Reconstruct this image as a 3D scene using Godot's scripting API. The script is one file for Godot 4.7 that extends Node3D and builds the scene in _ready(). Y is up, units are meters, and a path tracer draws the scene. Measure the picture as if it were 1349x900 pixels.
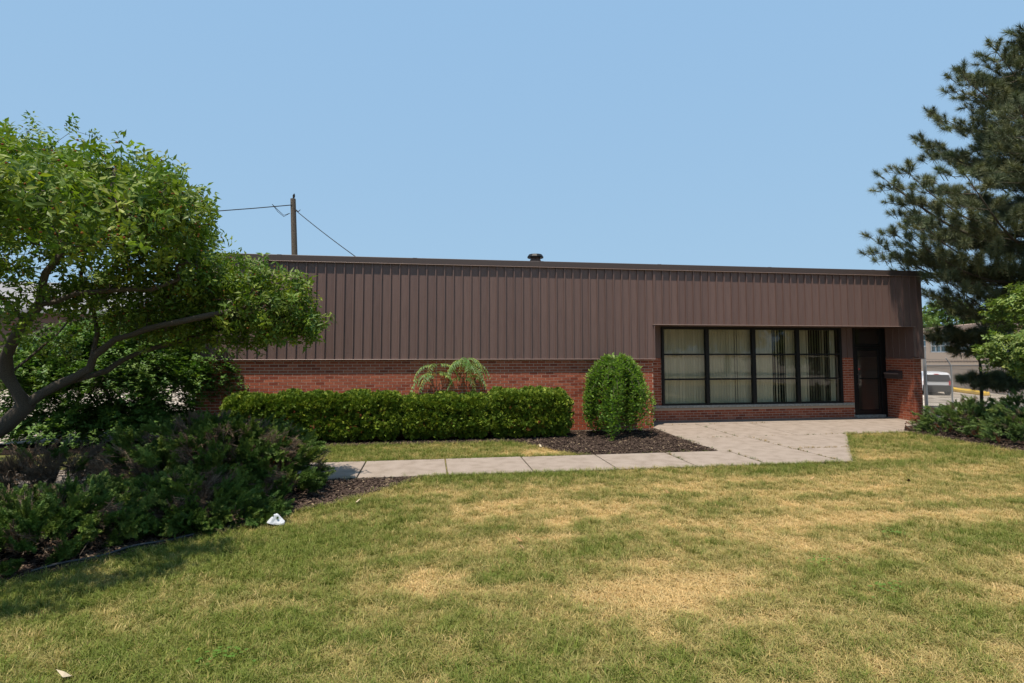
extends Node3D

const WZ := -13.018      # face of the front brickwork
const RZ := -13.92       # face of the recessed entrance wall
const BL := -5.1         # building left end
const PX := 5.58         # inner edge of the left pier
const RX := 13.05        # left-facing reveal beside the door
const BR := 13.3         # building right end
const SOIL := -0.035

var rng := RandomNumberGenerator.new()
var taken := {}
var M := {}

# ------------------------------------------------------------------ mesh builder
class Mb:
	var v := PackedVector3Array()
	var n := PackedVector3Array()
	var c := PackedColorArray()
	var u := PackedVector2Array()
	var tint := Color(1, 1, 1)
	var colored := false
	var mapped := false
	func vert(p: Vector3, nn: Vector3, uv := Vector2.ZERO) -> void:
		v.append(p)
		n.append(nn)
		if colored:
			c.append(tint)
		if mapped:
			u.append(uv)
	func tri(a: Vector3, b: Vector3, d: Vector3) -> void:
		var nn := (d - a).cross(b - a).normalized()
		vert(a, nn); vert(b, nn); vert(d, nn)
	func quad(a: Vector3, b: Vector3, d: Vector3, e: Vector3) -> void:
		tri(a, b, d)
		tri(a, d, e)
	func box(lo: Vector3, hi: Vector3) -> void:
		var p := []
		for i in 8:
			p.append(Vector3(hi.x if i & 1 else lo.x, hi.y if i & 2 else lo.y, hi.z if i & 4 else lo.z))
		quad(p[4], p[6], p[7], p[5])
		quad(p[1], p[3], p[2], p[0])
		quad(p[0], p[2], p[6], p[4])
		quad(p[5], p[7], p[3], p[1])
		quad(p[6], p[2], p[3], p[7])
		quad(p[0], p[4], p[5], p[1])
	func bevel_box(lo: Vector3, hi: Vector3, b: float) -> void:
		# box whose edges are cut at 45 degrees
		var m := (lo + hi) * 0.5
		var h := (hi - lo) * 0.5
		for ax in 3:
			for s: float in [-1.0, 1.0]:
				var a1 := (ax + 1) % 3
				var a2 := (ax + 2) % 3
				var q := []
				for k in [[-1, -1], [1, -1], [1, 1], [-1, 1]]:
					var p := Vector3.ZERO
					p[ax] = s * h[ax]
					p[a1] = k[0] * (h[a1] - b)
					p[a2] = k[1] * (h[a2] - b)
					q.append(m + p)
				if s > 0:
					quad(q[3], q[2], q[1], q[0])
				else:
					quad(q[0], q[1], q[2], q[3])
		for ax in 3:
			var a1 := (ax + 1) % 3
			var a2 := (ax + 2) % 3
			for s1 in [-1.0, 1.0]:
				for s2 in [-1.0, 1.0]:
					var q := []
					for k in [[-1, 0], [1, 0], [1, 1], [-1, 1]]:
						var p := Vector3.ZERO
						p[ax] = k[0] * (h[ax] - b)
						p[a1] = s1 * (h[a1] - (b if k[1] else 0.0))
						p[a2] = s2 * (h[a2] - (0.0 if k[1] else b))
						q.append(m + p)
					if s1 * s2 > 0:
						quad(q[0], q[1], q[2], q[3])
					else:
						quad(q[3], q[2], q[1], q[0])
		for i in 8:
			var s := Vector3(1 if i & 1 else -1, 1 if i & 2 else -1, 1 if i & 4 else -1)
			var pa := m + s * Vector3(h.x, h.y - b, h.z - b)
			var pb := m + s * Vector3(h.x - b, h.y, h.z - b)
			var pc := m + s * Vector3(h.x - b, h.y - b, h.z)
			if s.x * s.y * s.z > 0:
				tri(pa, pc, pb)
			else:
				tri(pa, pb, pc)
	func obox(t: Transform3D, size: Vector3) -> void:
		var at := v.size()
		box(-size * 0.5, size * 0.5)
		for i in range(at, v.size()):
			v[i] = t * v[i]
			n[i] = (t.basis * n[i]).normalized()
	func tube(pts: PackedVector3Array, radii: PackedFloat32Array, sides: int, cap := true) -> void:
		var count := pts.size()
		if count < 2:
			return
		var rings := []
		var up := Vector3.UP
		for i in count:
			var d := (pts[mini(i + 1, count - 1)] - pts[maxi(i - 1, 0)]).normalized()
			if absf(d.dot(up)) > 0.95:
				up = Vector3.RIGHT if absf(d.x) < 0.9 else Vector3.BACK
			var s := d.cross(up).normalized()
			var t := s.cross(d).normalized()
			up = t
			var ring := []
			for k in sides:
				var a := TAU * k / sides
				ring.append(s * cos(a) + t * sin(a))
			rings.append(ring)
		for i in count - 1:
			for k in sides:
				var k2 := (k + 1) % sides
				var a: Vector3 = rings[i][k]
				var b: Vector3 = rings[i][k2]
				var d: Vector3 = rings[i + 1][k]
				var e: Vector3 = rings[i + 1][k2]
				var pa := pts[i] + a * radii[i]
				var pb := pts[i] + b * radii[i]
				var pd := pts[i + 1] + d * radii[i + 1]
				var pe := pts[i + 1] + e * radii[i + 1]
				vert(pa, a); vert(pb, b); vert(pd, d)
				vert(pb, b); vert(pe, e); vert(pd, d)
		if cap:
			for i in [0, count - 1]:
				for k in sides:
					var a: Vector3 = rings[i][k]
					var b: Vector3 = rings[i][(k + 1) % sides]
					if i == 0:
						tri(pts[i], pts[i] + a * radii[i], pts[i] + b * radii[i])
					else:
						tri(pts[i], pts[i] + b * radii[i], pts[i] + a * radii[i])
	func lathe(origin: Vector3, prof: Array, sides: int) -> void:
		# prof: [radius, height] pairs from bottom to top
		for i in prof.size() - 1:
			for k in sides:
				var a0 := TAU * k / sides
				var a1 := TAU * (k + 1) / sides
				var p := func(r: float, y: float, a: float) -> Vector3: return origin + Vector3(cos(a) * r, y, sin(a) * r)
				var p0: Vector3 = p.call(prof[i][0], prof[i][1], a0)
				var p1: Vector3 = p.call(prof[i + 1][0], prof[i + 1][1], a0)
				var p2: Vector3 = p.call(prof[i + 1][0], prof[i + 1][1], a1)
				var p3: Vector3 = p.call(prof[i][0], prof[i][1], a1)
				quad(p3, p2, p1, p0)
	func prism(poly: PackedVector2Array, y0: float, heights: Callable, b := 0.006) -> void:
		# poly in x, z; top follows heights(x, z); edge softened by a small chamfer
		var count := poly.size()
		var mid := Vector2.ZERO
		for p in poly:
			mid += p / count
		var area := 0.0
		for i in count:
			area += poly[i].cross(poly[(i + 1) % count])
		var inner := PackedVector2Array()
		for i in count:
			inner.append(poly[i].move_toward(mid, b * 1.6))
		var flip := area < 0.0
		for i in count:
			var j := (i + 1) % count
			var a := poly[i]
			var d := poly[j]
			var ha: float = heights.call(a.x, a.y)
			var hd: float = heights.call(d.x, d.y)
			var q := [Vector3(a.x, y0, a.y), Vector3(d.x, y0, d.y), Vector3(d.x, hd - b, d.y), Vector3(a.x, ha - b, a.y)]
			var r := [q[3], q[2], Vector3(inner[j].x, hd, inner[j].y), Vector3(inner[i].x, ha, inner[i].y)]
			if flip:
				q.reverse(); r.reverse()
			quad(q[0], q[1], q[2], q[3])
			quad(r[0], r[1], r[2], r[3])
		var ids := Geometry2D.triangulate_polygon(inner)
		for i in range(0, ids.size(), 3):
			var t := []
			for k in 3:
				var p := inner[ids[i + k]]
				t.append(Vector3(p.x, heights.call(p.x, p.y), p.y))
			if (t[2] - t[0]).cross(t[1] - t[0]).y < 0:
				t.reverse()
			tri(t[0], t[1], t[2])
	func mesh() -> ArrayMesh:
		var arr := []
		arr.resize(Mesh.ARRAY_MAX)
		arr[Mesh.ARRAY_VERTEX] = v
		arr[Mesh.ARRAY_NORMAL] = n
		if colored:
			arr[Mesh.ARRAY_COLOR] = c
		if mapped:
			arr[Mesh.ARRAY_TEX_UV] = u
		var m := ArrayMesh.new()
		m.add_surface_from_arrays(Mesh.PRIMITIVE_TRIANGLES, arr)
		return m

# ------------------------------------------------------------------ node helpers
func numbered(called: String) -> String:
	if not taken.has(called):
		taken[called] = 0
		return called
	taken[called] += 1
	return "%s_%03d" % [called, taken[called]]

func meta(o: Node, label: String, category: String, group := "", kind := "") -> void:
	if label: o.set_meta("label", label)
	if category: o.set_meta("category", category)
	if group: o.set_meta("group", group)
	if kind: o.set_meta("kind", kind)

func thing(called: String, label: String, category: String, at := Vector3.ZERO, group := "") -> Node3D:
	var o := Node3D.new()
	o.name = numbered(called)
	add_child(o)
	o.position = at
	meta(o, label, category, group)
	return o

func part(parent: Node, called: String, mesh: Mesh, m: Material) -> MeshInstance3D:
	var o := MeshInstance3D.new()
	o.name = numbered(called) if parent == self else called
	o.mesh = mesh
	o.material_override = m
	parent.add_child(o, true)
	return o

func scatter(parent: Node, called: String, mesh: Mesh, m: Material, where: Array, tints: PackedColorArray, stuff := true) -> MultiMeshInstance3D:
	var mm := MultiMesh.new()
	mm.transform_format = MultiMesh.TRANSFORM_3D
	mm.use_colors = true
	mm.mesh = mesh
	mm.instance_count = where.size()
	for i in where.size():
		mm.set_instance_transform(i, where[i])
		mm.set_instance_color(i, tints[i])
	var o := MultiMeshInstance3D.new()
	o.name = numbered(called) if parent == self else called
	o.multimesh = mm
	o.material_override = m
	if stuff: o.set_meta("kind", "stuff")
	parent.add_child(o, true)
	return o

func lin(r: float, g: float, b: float) -> Color:
	return Color(r, g, b).linear_to_srgb()

func noise_tex(seed_: int, freq: float, oct: int, ramp: Array, size := 512, normal := false) -> NoiseTexture2D:
	var f := FastNoiseLite.new()
	f.seed = seed_
	f.noise_type = FastNoiseLite.TYPE_SIMPLEX_SMOOTH
	f.frequency = freq
	f.fractal_octaves = oct
	var t := NoiseTexture2D.new()
	t.width = size
	t.height = size
	t.seamless = true
	t.noise = f
	if ramp:
		var g := Gradient.new()
		var offs := PackedFloat32Array()
		var cols := PackedColorArray()
		for r in ramp:
			offs.append(r[0])
			cols.append(r[1])
		g.offsets = offs
		g.colors = cols
		t.color_ramp = g
	t.as_normal_map = normal
	return t

func mat(called: String, col: Color, rough := 0.8, spec := 0.5) -> StandardMaterial3D:
	var m := StandardMaterial3D.new()
	m.resource_name = called
	m.albedo_color = col
	m.roughness = rough
	m.metallic_specular = spec
	M[called] = m
	return m

func leaf_mat(called: String, rough := 0.55, back := 0.8, spec := 0.4) -> StandardMaterial3D:
	var m := mat(called, Color(1, 1, 1), rough, spec)
	m.vertex_color_use_as_albedo = true
	if back > 0.0:
		m.backlight_enabled = true
		m.backlight = Color(back * 0.95, back, back * 0.6)
	return m

func triplanar(m: StandardMaterial3D, tex: Texture2D, scale: float, world := true) -> void:
	m.albedo_texture = tex
	m.uv1_triplanar = true
	m.uv1_world_triplanar = world
	m.uv1_scale = Vector3.ONE * scale

func materials() -> void:
	var m := mat("brown_siding", lin(0.142, 0.086, 0.073), 0.5, 0.5)
	triplanar(m, noise_tex(3, 0.01, 5, [[0.0, Color(0.89, 0.89, 0.90)], [0.5, Color(0.96, 0.96, 0.96)], [1.0, Color(1, 1, 1)]], 1024), 0.35)
	m.uv1_scale = Vector3(1.6, 0.12, 1.6)
	mat("brown_trim", lin(0.21, 0.145, 0.125), 0.45, 0.5)
	m = mat("coping", lin(0.058, 0.040, 0.035), 0.5, 0.5)
	m = mat("mortar", lin(0.46, 0.36, 0.28), 0.95, 0.2)
	m = mat("brick", Color(1, 1, 1), 0.9, 0.25)
	m.vertex_color_use_as_albedo = true
	triplanar(m, noise_tex(8, 0.03, 4, [[0.0, Color(0.72, 0.70, 0.70)], [0.55, Color(0.95, 0.94, 0.93)], [1.0, Color(1, 1, 1)]]), 2.2)
	m.heightmap_enabled = true
	m.heightmap_texture = noise_tex(9, 0.08, 3, [])
	m.heightmap_scale = 0.25
	m = mat("concrete", lin(0.315, 0.264, 0.228), 0.92, 0.3)
	triplanar(m, noise_tex(12, 0.012, 6, [[0.0, Color(0.86, 0.85, 0.83)], [0.45, Color(0.95, 0.945, 0.94)], [1.0, Color(1, 1, 1)]], 1024), 0.23)
	m.detail_enabled = true
	m.detail_blend_mode = BaseMaterial3D.BLEND_MODE_MUL
	m.detail_albedo = noise_tex(14, 0.16, 2, [[0.0, Color(0.72, 0.71, 0.70)], [0.42, Color(0.97, 0.97, 0.96)], [1.0, Color(1, 1, 1)]], 1024)
	m.detail_uv_layer = BaseMaterial3D.DETAIL_UV_2
	m.uv2_triplanar = true
	m.uv2_world_triplanar = true
	m.uv2_scale = Vector3.ONE * 0.55
	m.heightmap_enabled = true
	m.heightmap_texture = noise_tex(15, 0.15, 3, [], 512)
	m.heightmap_scale = 0.3
	m = mat("sill_stone", lin(0.36, 0.35, 0.32), 0.85, 0.3)
	triplanar(m, noise_tex(17, 0.03, 4, [[0.0, Color(0.75, 0.74, 0.72)], [1.0, Color(1, 1, 1)]]), 0.8)
	mat("black_frame", lin(0.008, 0.0075, 0.0075), 0.45, 0.35)
	m = mat("window_glass", Color(0.045, 0.045, 0.04, 0.2), 0.02, 0.5)
	m.transparency = BaseMaterial3D.TRANSPARENCY_ALPHA
	m = mat("door_glass", Color(0.2, 0.17, 0.15, 0.62), 0.05, 0.5)
	m.transparency = BaseMaterial3D.TRANSPARENCY_ALPHA
	mat("blind_fabric", lin(0.36, 0.345, 0.25), 0.85, 0.2)
	mat("room", lin(0.16, 0.15, 0.13), 0.9, 0.2)
	m = mat("roofing", lin(0.10, 0.10, 0.10), 0.95, 0.2)
	m = mat("bark", lin(0.17, 0.145, 0.12), 0.9, 0.25)
	triplanar(m, noise_tex(21, 0.05, 4, [[0.0, Color(0.45, 0.43, 0.42)], [0.5, Color(0.8, 0.79, 0.78)], [1.0, Color(1, 1, 1)]]), 3.0)
	m.heightmap_enabled = true
	m.heightmap_texture = noise_tex(22, 0.06, 4, [])
	m.heightmap_scale = 1.0
	m = mat("grey_wood", lin(0.20, 0.165, 0.13), 0.9, 0.2)
	triplanar(m, noise_tex(25, 0.03, 4, [[0.0, Color(0.5, 0.5, 0.5)], [1.0, Color(1, 1, 1)]]), 1.0)
	leaf_mat("leaf", 0.5, 0.86)
	leaf_mat("needle", 0.6, 0.5)
	leaf_mat("blade", 0.6, 0.75, 0.3)
	leaf_mat("chip", 0.9, 0.0, 0.2)
	leaf_mat("twig", 0.9, 0.0, 0.2)
	mat("galvanized", lin(0.36, 0.37, 0.38), 0.5, 0.5).metallic = 0.55
	mat("fence_wire", lin(0.14, 0.14, 0.14), 0.6, 0.4)
	mat("wire", lin(0.02, 0.02, 0.02), 0.7, 0.3)
	mat("black_plastic", lin(0.02, 0.022, 0.026), 0.45, 0.5)
	mat("white_cloth", lin(0.50, 0.52, 0.55), 0.9, 0.2)
	mat("yellow_paint", lin(0.80, 0.50, 0.03), 0.6, 0.4)
	mat("beige_wall", lin(0.60, 0.46, 0.35), 0.9, 0.2)
	mat("beige_band", lin(0.36, 0.27, 0.22), 0.9, 0.2)
	mat("white_paint", lin(0.72, 0.72, 0.70), 0.5, 0.4)
	mat("teal_glass", lin(0.02, 0.05, 0.055), 0.05, 0.7)
	m = mat("car_white", lin(0.70, 0.71, 0.73), 0.3, 0.5)
	m.clearcoat_enabled = true
	mat("car_dark", lin(0.015, 0.015, 0.017), 0.35, 0.5)
	mat("tyre", lin(0.018, 0.018, 0.018), 0.85, 0.3)
	mat("red_lens", lin(0.5, 0.02, 0.03), 0.2, 0.5)
	mat("red_sticker", lin(0.5, 0.03, 0.03), 0.6, 0.4)
	mat("mailbox_brown", lin(0.07, 0.048, 0.042), 0.4, 0.5)
	mat("ivory_plastic", lin(0.55, 0.52, 0.45), 0.6, 0.4)
	mat("grey_roof", lin(0.22, 0.22, 0.23), 0.95, 0.2)
	mat("house_brown", lin(0.12, 0.085, 0.075), 0.9, 0.2)
	mat("stone", lin(0.42, 0.37, 0.31), 0.9, 0.2)

# ------------------------------------------------------------------ start
func _ready() -> void:
	rng.seed = 7
	# camera
	var cam := Camera3D.new()
	cam.name = "camera"
	add_child(cam)
	cam.position = Vector3(0, 1.89, 0)
	cam.rotation_degrees = Vector3(3.5, -8.67, 0)
	var near := 0.1
	cam.set_frustum(2.0 * near * 450.0 / 715.0, Vector2(0, -29.0 / 715.0 * near), near, 900.0)
	cam.current = true
	# sky and exposure
	var env := Environment.new()
	env.background_mode = Environment.BG_SKY
	var sm := ProceduralSkyMaterial.new()
	sm.sky_top_color = Color(0.485, 0.618, 0.748)
	sm.sky_horizon_color = Color(0.56, 0.675, 0.76)
	sm.sky_curve = 0.22
	sm.ground_bottom_color = Color(0.30, 0.31, 0.24)
	sm.ground_horizon_color = Color(0.50, 0.55, 0.55)
	sm.sun_angle_max = 10.0
	sm.sun_curve = 0.05
	var sky := Sky.new()
	sky.sky_material = sm
	env.sky = sky
	env.tonemap_mode = Environment.TONE_MAPPER_LINEAR
	env.tonemap_exposure = 1.48
	env.sdfgi_enabled = true
	env.ssao_enabled = true
	env.ssil_enabled = true
	var we := WorldEnvironment.new()
	we.name = "world_environment"
	we.environment = env
	add_child(we)
	# sun: high, from the left and a little in front of the facade
	var sun := DirectionalLight3D.new()
	sun.name = "sun"
	add_child(sun)
	sun.basis = Basis.looking_at(Vector3(0.20, -1.0, -0.25).normalized())
	sun.light_energy = 1.5
	sun.light_color = Color(1.0, 0.955, 0.89)
	sun.light_angular_distance = 0.55
	sun.shadow_enabled = true

	materials()
	ground()
	office_building()
	pavement()
	print("built structure ", Time.get_ticks_msec())
	left_plants()
	print("left ", Time.get_ticks_msec())
	front_plants()
	right_plants()
	print("plants ", Time.get_ticks_msec())
	background()
	lawn_grass()
	small_things()
	print("done ", Time.get_ticks_msec())

# ------------------------------------------------------------------ ground
const BED := [[-14.0, 2.0], [-5.2, -3.4], [-3.9, -4.85], [-3.45, -5.25], [-3.0, -5.66], [-2.55, -6.05], [-2.2, -6.25], [-1.9, -6.62], [-1.55, -7.0], [-1.2, -7.25], [-0.7, -7.85], [-0.2, -8.45], [-0.12, -8.6]]
var dry_noise := FastNoiseLite.new()
var fine_noise := FastNoiseLite.new()
const DRY := [  # x, z, size across, size deep, strength: straw patches seen in the photograph
	[2.05, -4.25, 0.75, 0.34, 0.75], [1.55, -4.35, 0.6, 0.3, 0.45], [1.45, -6.1, 0.32, 0.2, 0.6], [1.3, -5.6, 0.35, 0.12, 0.7],
	[2.3, -6.4, 0.8, 0.5, 0.5], [0.8, -6.9, 0.8, 0.35, 0.35], [5.3, -6.3, 1.7, 0.22, 0.75], [4.6, -5.75, 2.0, 0.2, 0.6],
	[6.6, -6.9, 1.6, 0.25, 0.55], [5.0, -7.6, 1.2, 0.25, 0.4], [3.6, -4.9, 0.5, 0.35, 0.5], [2.9, -3.6, 0.7, 0.35, 0.35],
	[0.1, -4.7, 0.3, 0.25, 0.5], [-0.1, -7.6, 0.7, 0.2, 0.4], [1.4, -3.5, 0.35, 0.2, 0.45], [0.35, -10.4, 1.5, 0.14, 0.4], [2.2, -10.6, 0.8, 0.5, 0.5], [-0.35, -4.2, 0.35, 0.2, 0.35],
	[3.4, -7.4, 1.0, 0.3, 0.35], [8.6, -9.2, 1.5, 0.5, 0.3]]

func bed_edge(z: float) -> float:
	for i in BED.size() - 1:
		if z <= BED[i][1] and z >= BED[i + 1][1]:
			return lerpf(BED[i][0], BED[i + 1][0], (z - BED[i][1]) / (BED[i + 1][1] - BED[i][1]))
	return -99.0

func porch_edge(z: float) -> float:  # right-hand slanting edge of the paving
	return 7.32 + (z + 8.58) / (-11.71 + 8.58) * 2.52

func mulch_edge(x: float) -> float:  # front edge of the foundation bed between grass strip and mulch
	if x < 1.6:
		return -11.66
	if x < 3.0:
		return lerpf(-11.66, -9.97, smoothstep(1.6, 3.0, x))
	return -9.93

func is_grass(x: float, z: float) -> bool:
	if z > -8.61:
		return x > bed_edge(z) and x < 11.35
	if z > -9.9:
		return x > porch_edge(z) and x < 11.35
	if x > 5.5:
		return z > -11.6 and x > porch_edge(z) and x < 11.35
	return z < -9.92 and z > mulch_edge(x) and x > -4.5

func dryness(x: float, z: float) -> float:
	var d := 0.26 + 0.58 * dry_noise.get_noise_2d(x * 0.7, z * 1.5) + 0.5 * fine_noise.get_noise_2d(x, z)
	d += 0.17 * clampf((x - 0.2) / 2.2, -1.3, 1.0) - 0.12 * clampf((-z - 7.6) / 1.0, 0.0, 1.0)
	for p in DRY:
		var a: float = (x - p[0]) / p[2]
		var b: float = (z - p[1]) / p[3]
		var q := a * a + b * b
		if q < 6.0:
			d += p[4] * exp(-q)
	return clampf(d, 0.0, 1.0)

func ground_height(x: float, z: float) -> float:
	var k := smoothstep(17.5, 40.0, x - (z + 17.0) * 0.55)
	return -0.07 - 1.25 * k * smoothstep(-15.0, -22.0, z)

func ground() -> void:
	dry_noise.seed = 5
	dry_noise.frequency = 0.55
	dry_noise.fractal_octaves = 4
	fine_noise.seed = 6
	fine_noise.frequency = 3.0
	fine_noise.fractal_octaves = 3
	var xs := [-600.0, -200.0, -80.0, -40.0, -25.0]
	var zs := [400.0, 100.0, 20.0, 0.0]
	for i in 40: xs.append(-15.0 + i * 2.0)
	for i in [80.0, 140.0, 300.0, 700.0]: xs.append(i)
	for i in 34: zs.append(-8.0 - i * 2.0)
	for i in [-90.0, -140.0, -300.0, -800.0]: zs.append(i)
	var b := Mb.new()
	for i in xs.size() - 1:
		for j in zs.size() - 1:
			var p := []
			for k in [[i, j], [i, j + 1], [i + 1, j + 1], [i + 1, j]]:
				p.append(Vector3(xs[k[0]], ground_height(xs[k[0]], zs[k[1]]), zs[k[1]]))
			b.quad(p[0], p[1], p[2], p[3])
	var m := mat("lot", lin(0.48, 0.43, 0.37), 0.95, 0.2)
	triplanar(m, noise_tex(31, 0.01, 5, [[0.0, Color(0.6, 0.58, 0.55)], [0.5, Color(0.9, 0.89, 0.88)], [1.0, Color(1, 1, 1)]]), 0.12)
	meta(part(self, "ground", b.mesh(), m), "", "", "", "structure")

	# lawn soil: thatch colour follows the same dry patches as the grass that grows on it
	var w := 640
	var h := 512
	var x0 := -6.0
	var x1 := 14.0
	var z0 := -13.0
	var z1 := 3.0
	var img := Image.create(w, h, false, Image.FORMAT_RGB8)
	for j in h:
		for i in w:
			var x := lerpf(x0, x1, (i + 0.5) / w)
			var z := lerpf(z0, z1, (j + 0.5) / h)
			var d := dryness(x, z)
			var c := Color(0.10, 0.10, 0.035).lerp(Color(0.42, 0.30, 0.15), d)
			c = c * (0.75 + 0.5 * rng.randf())
			c.a = 1.0
			img.set_pixel(i, j, c.linear_to_srgb())
	var lm := mat("lawn_soil", Color(1, 1, 1), 1.0, 0.1)
	lm.albedo_texture = ImageTexture.create_from_image(img)
	lm.texture_repeat = false
	lm.heightmap_enabled = false
	b = Mb.new()
	b.mapped = true
	var pts := [Vector2(x0 - 14, z0 + 0.5), Vector2(22, z1 + 20)]
	var gx := [pts[0].x, x0, x1, pts[1].x]
	var gz := [pts[0].y, z1, pts[1].y]
	for i in 3:
		for j in 2:
			for k in [[i, j + 1], [i, j], [i + 1, j], [i, j + 1], [i + 1, j], [i + 1, j + 1]]:
				var p := Vector3(gx[k[0]], SOIL, gz[k[1]])
				b.vert(p, Vector3.UP, Vector2((p.x - x0) / (x1 - x0), (p.z - z0) / (z1 - z0)))
	meta(part(self, "lawn", b.mesh(), lm), "", "", "", "structure")

	# mulch beds: sheets just above the soil, covered in loose chips
	var bm := mat("mulch_soil", lin(0.035, 0.026, 0.022), 1.0, 0.1)
	triplanar(bm, noise_tex(33, 0.06, 4, [[0.0, Color(0.5, 0.48, 0.46)], [1.0, Color(1, 1, 1)]]), 1.5)
	b = Mb.new()
	var sheet := func(bb: Mb, poly: PackedVector2Array, y: float) -> void:
		var ids := Geometry2D.triangulate_polygon(poly)
		for i in range(0, ids.size(), 3):
			var t := []
			for k in 3: t.append(Vector3(poly[ids[i + k]].x, y, poly[ids[i + k]].y))
			if (t[2] - t[0]).cross(t[1] - t[0]).y < 0: t.reverse()
			bb.tri(t[0], t[1], t[2])
	var left := PackedVector2Array()
	for p in BED: left.append(Vector2(p[0], p[1]))
	left.append(Vector2(-14, -8.6))
	sheet.call(b, left, SOIL + 0.012)
	var front := PackedVector2Array([Vector2(-9, -13.0), Vector2(-9, -11.66)])
	for i in 12: front.append(Vector2(1.6 + 1.4 * i / 11.0, mulch_edge(1.6 + 1.4 * i / 11.0)))
	front.append_array([Vector2(5.53, -9.95), Vector2(5.53, -13.0)])
	sheet.call(b, front, SOIL + 0.012)
	sheet.call(b, PackedVector2Array([Vector2(11.35, 2), Vector2(11.3, -11.6), Vector2(11.9, -12.4), Vector2(13.2, -13.0), Vector2(20, -13.0), Vector2(20, 2)]), SOIL + 0.012)
	meta(part(self, "planting_bed", b.mesh(), bm), "", "", "", "structure")
	var chip := Mb.new()
	chip.bevel_box(Vector3(-0.022, 0, -0.008), Vector3(0.022, 0.007, 0.008), 0.002)
	var where := []
	var tints := PackedColorArray()
	var add := func(x: float, z: float, y: float) -> void:
		var t := Transform3D(Basis.from_euler(Vector3(rng.randf_range(-0.5, 0.5), rng.randf() * TAU, rng.randf_range(-0.5, 0.5))).scaled_local(Vector3(rng.randf_range(0.5, 1.5), 1.0, rng.randf_range(0.6, 1.6))), Vector3(x, y + rng.randf() * 0.022, z))
		where.append(t)
		var k := rng.randf()
		var c := Color(0.045, 0.031, 0.025).lerp(Color(0.085, 0.06, 0.047), rng.randf())
		if k > 0.94: c = Color(0.20, 0.15, 0.10)
		tints.append(c)
	for i in 9000:
		var x := rng.randf_range(1.4, 5.56)
		var z := rng.randf_range(-13.0, -9.9)
		if z < mulch_edge(x) + 0.04 * sin(x * 9.0): add.call(x, z, SOIL + 0.012)
	for i in 2500:
		add.call(rng.randf_range(-4.0, 1.6), rng.randf_range(-12.1, -11.6), SOIL + 0.012)
	for i in 9000:
		var z := rng.randf_range(-8.6, -4.6)
		var x := bed_edge(z) - 2.2 * pow(rng.randf(), 1.5) + 0.05
		add.call(x, z, SOIL + 0.012)
	for i in 2500:
		add.call(rng.randf_range(11.25, 12.6), rng.randf_range(-12.3, -8.0), SOIL + 0.012)
	var o := scatter(self, "bark_mulch", chip.mesh(), M.chip, where, tints)
	meta(o, "dark brown shredded bark mulch covering the planting beds", "mulch")

# ------------------------------------------------------------------ paving
func porch_height(x: float, z: float) -> float:
	return 0.05 * clampf((-z - 11.5) / 2.3, 0.0, 1.0)

func pavement() -> void:
	var root := Node3D.new()
	root.name = "sidewalk"
	add_child(root)
	meta(root, "", "", "", "structure")
	var g := 0.011
	var joints := [-9.3, -7.93, -6.56, -5.19, -3.82, -2.45, -1.07, 0.30, 1.67, 3.07, 4.45, 5.72, 7.15]
	var level := func(_x: float, _z: float) -> float: return 0.0
	for i in joints.size() - 1:
		var b := Mb.new()
		var a: float = joints[i] + g
		var c: float = joints[i + 1] - g
		var dy := rng.randf_range(-0.004, 0.004)
		b.prism(PackedVector2Array([Vector2(a, -9.885), Vector2(c, -9.885), Vector2(c, -8.62), Vector2(a, -8.62)]), -0.1, func(_x: float, _z: float) -> float: return dy)
		part(root, "slab", b.mesh(), M.concrete)
	var b2 := Mb.new()
	b2.prism(PackedVector2Array([Vector2(7.165, -9.885), Vector2(porch_edge(-9.885), -9.885), Vector2(porch_edge(-8.62), -8.62), Vector2(7.165, -8.62)]), -0.1, level)
	part(root, "slab", b2.mesh(), M.concrete)
	root = Node3D.new()
	root.name = "entrance_paving"
	add_child(root)
	meta(root, "", "", "", "structure")
	var polys := [
		[[5.55, -11.45], [7.06, -11.48], [7.10, -9.91], [5.55, -9.91]],
		[[7.085, -11.48], [porch_edge(-11.52), -11.52], [porch_edge(-9.91), -9.91], [7.125, -9.91]],
		[[5.55, -13.25], [6.86, -13.28], [6.90, -11.475], [5.55, -11.475]],
		[[6.885, -13.28], [8.36, -13.31], [8.40, -11.52], [6.925, -11.50]],
		[[8.385, -13.31], [9.86, -13.33], [9.88, -11.55], [8.425, -11.53]],
		[[9.885, -13.33], [11.40, -13.33], [11.42, -11.57], [9.905, -11.56]],
		[[11.425, -13.33], [13.04, -13.33], [13.04, -12.75], [12.0, -12.3], [11.445, -11.75]],
		[[5.6, -13.915], [8.3, -13.915], [8.3, -13.33], [5.6, -13.275]],
		[[8.315, -13.915], [13.04, -13.915], [13.04, -13.355], [8.315, -13.335]]]
	for p in polys:
		var poly := PackedVector2Array()
		for q in p: poly.append(Vector2(q[0], q[1]))
		var b := Mb.new()
		b.prism(poly, -0.1, porch_height)
		part(root, "slab", b.mesh(), M.concrete)

# ------------------------------------------------------------------ office building
var brick_mesh: Mesh
var half_mesh: Mesh
var brick_at := []        # [Transform3D, half?, tint]

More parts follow.
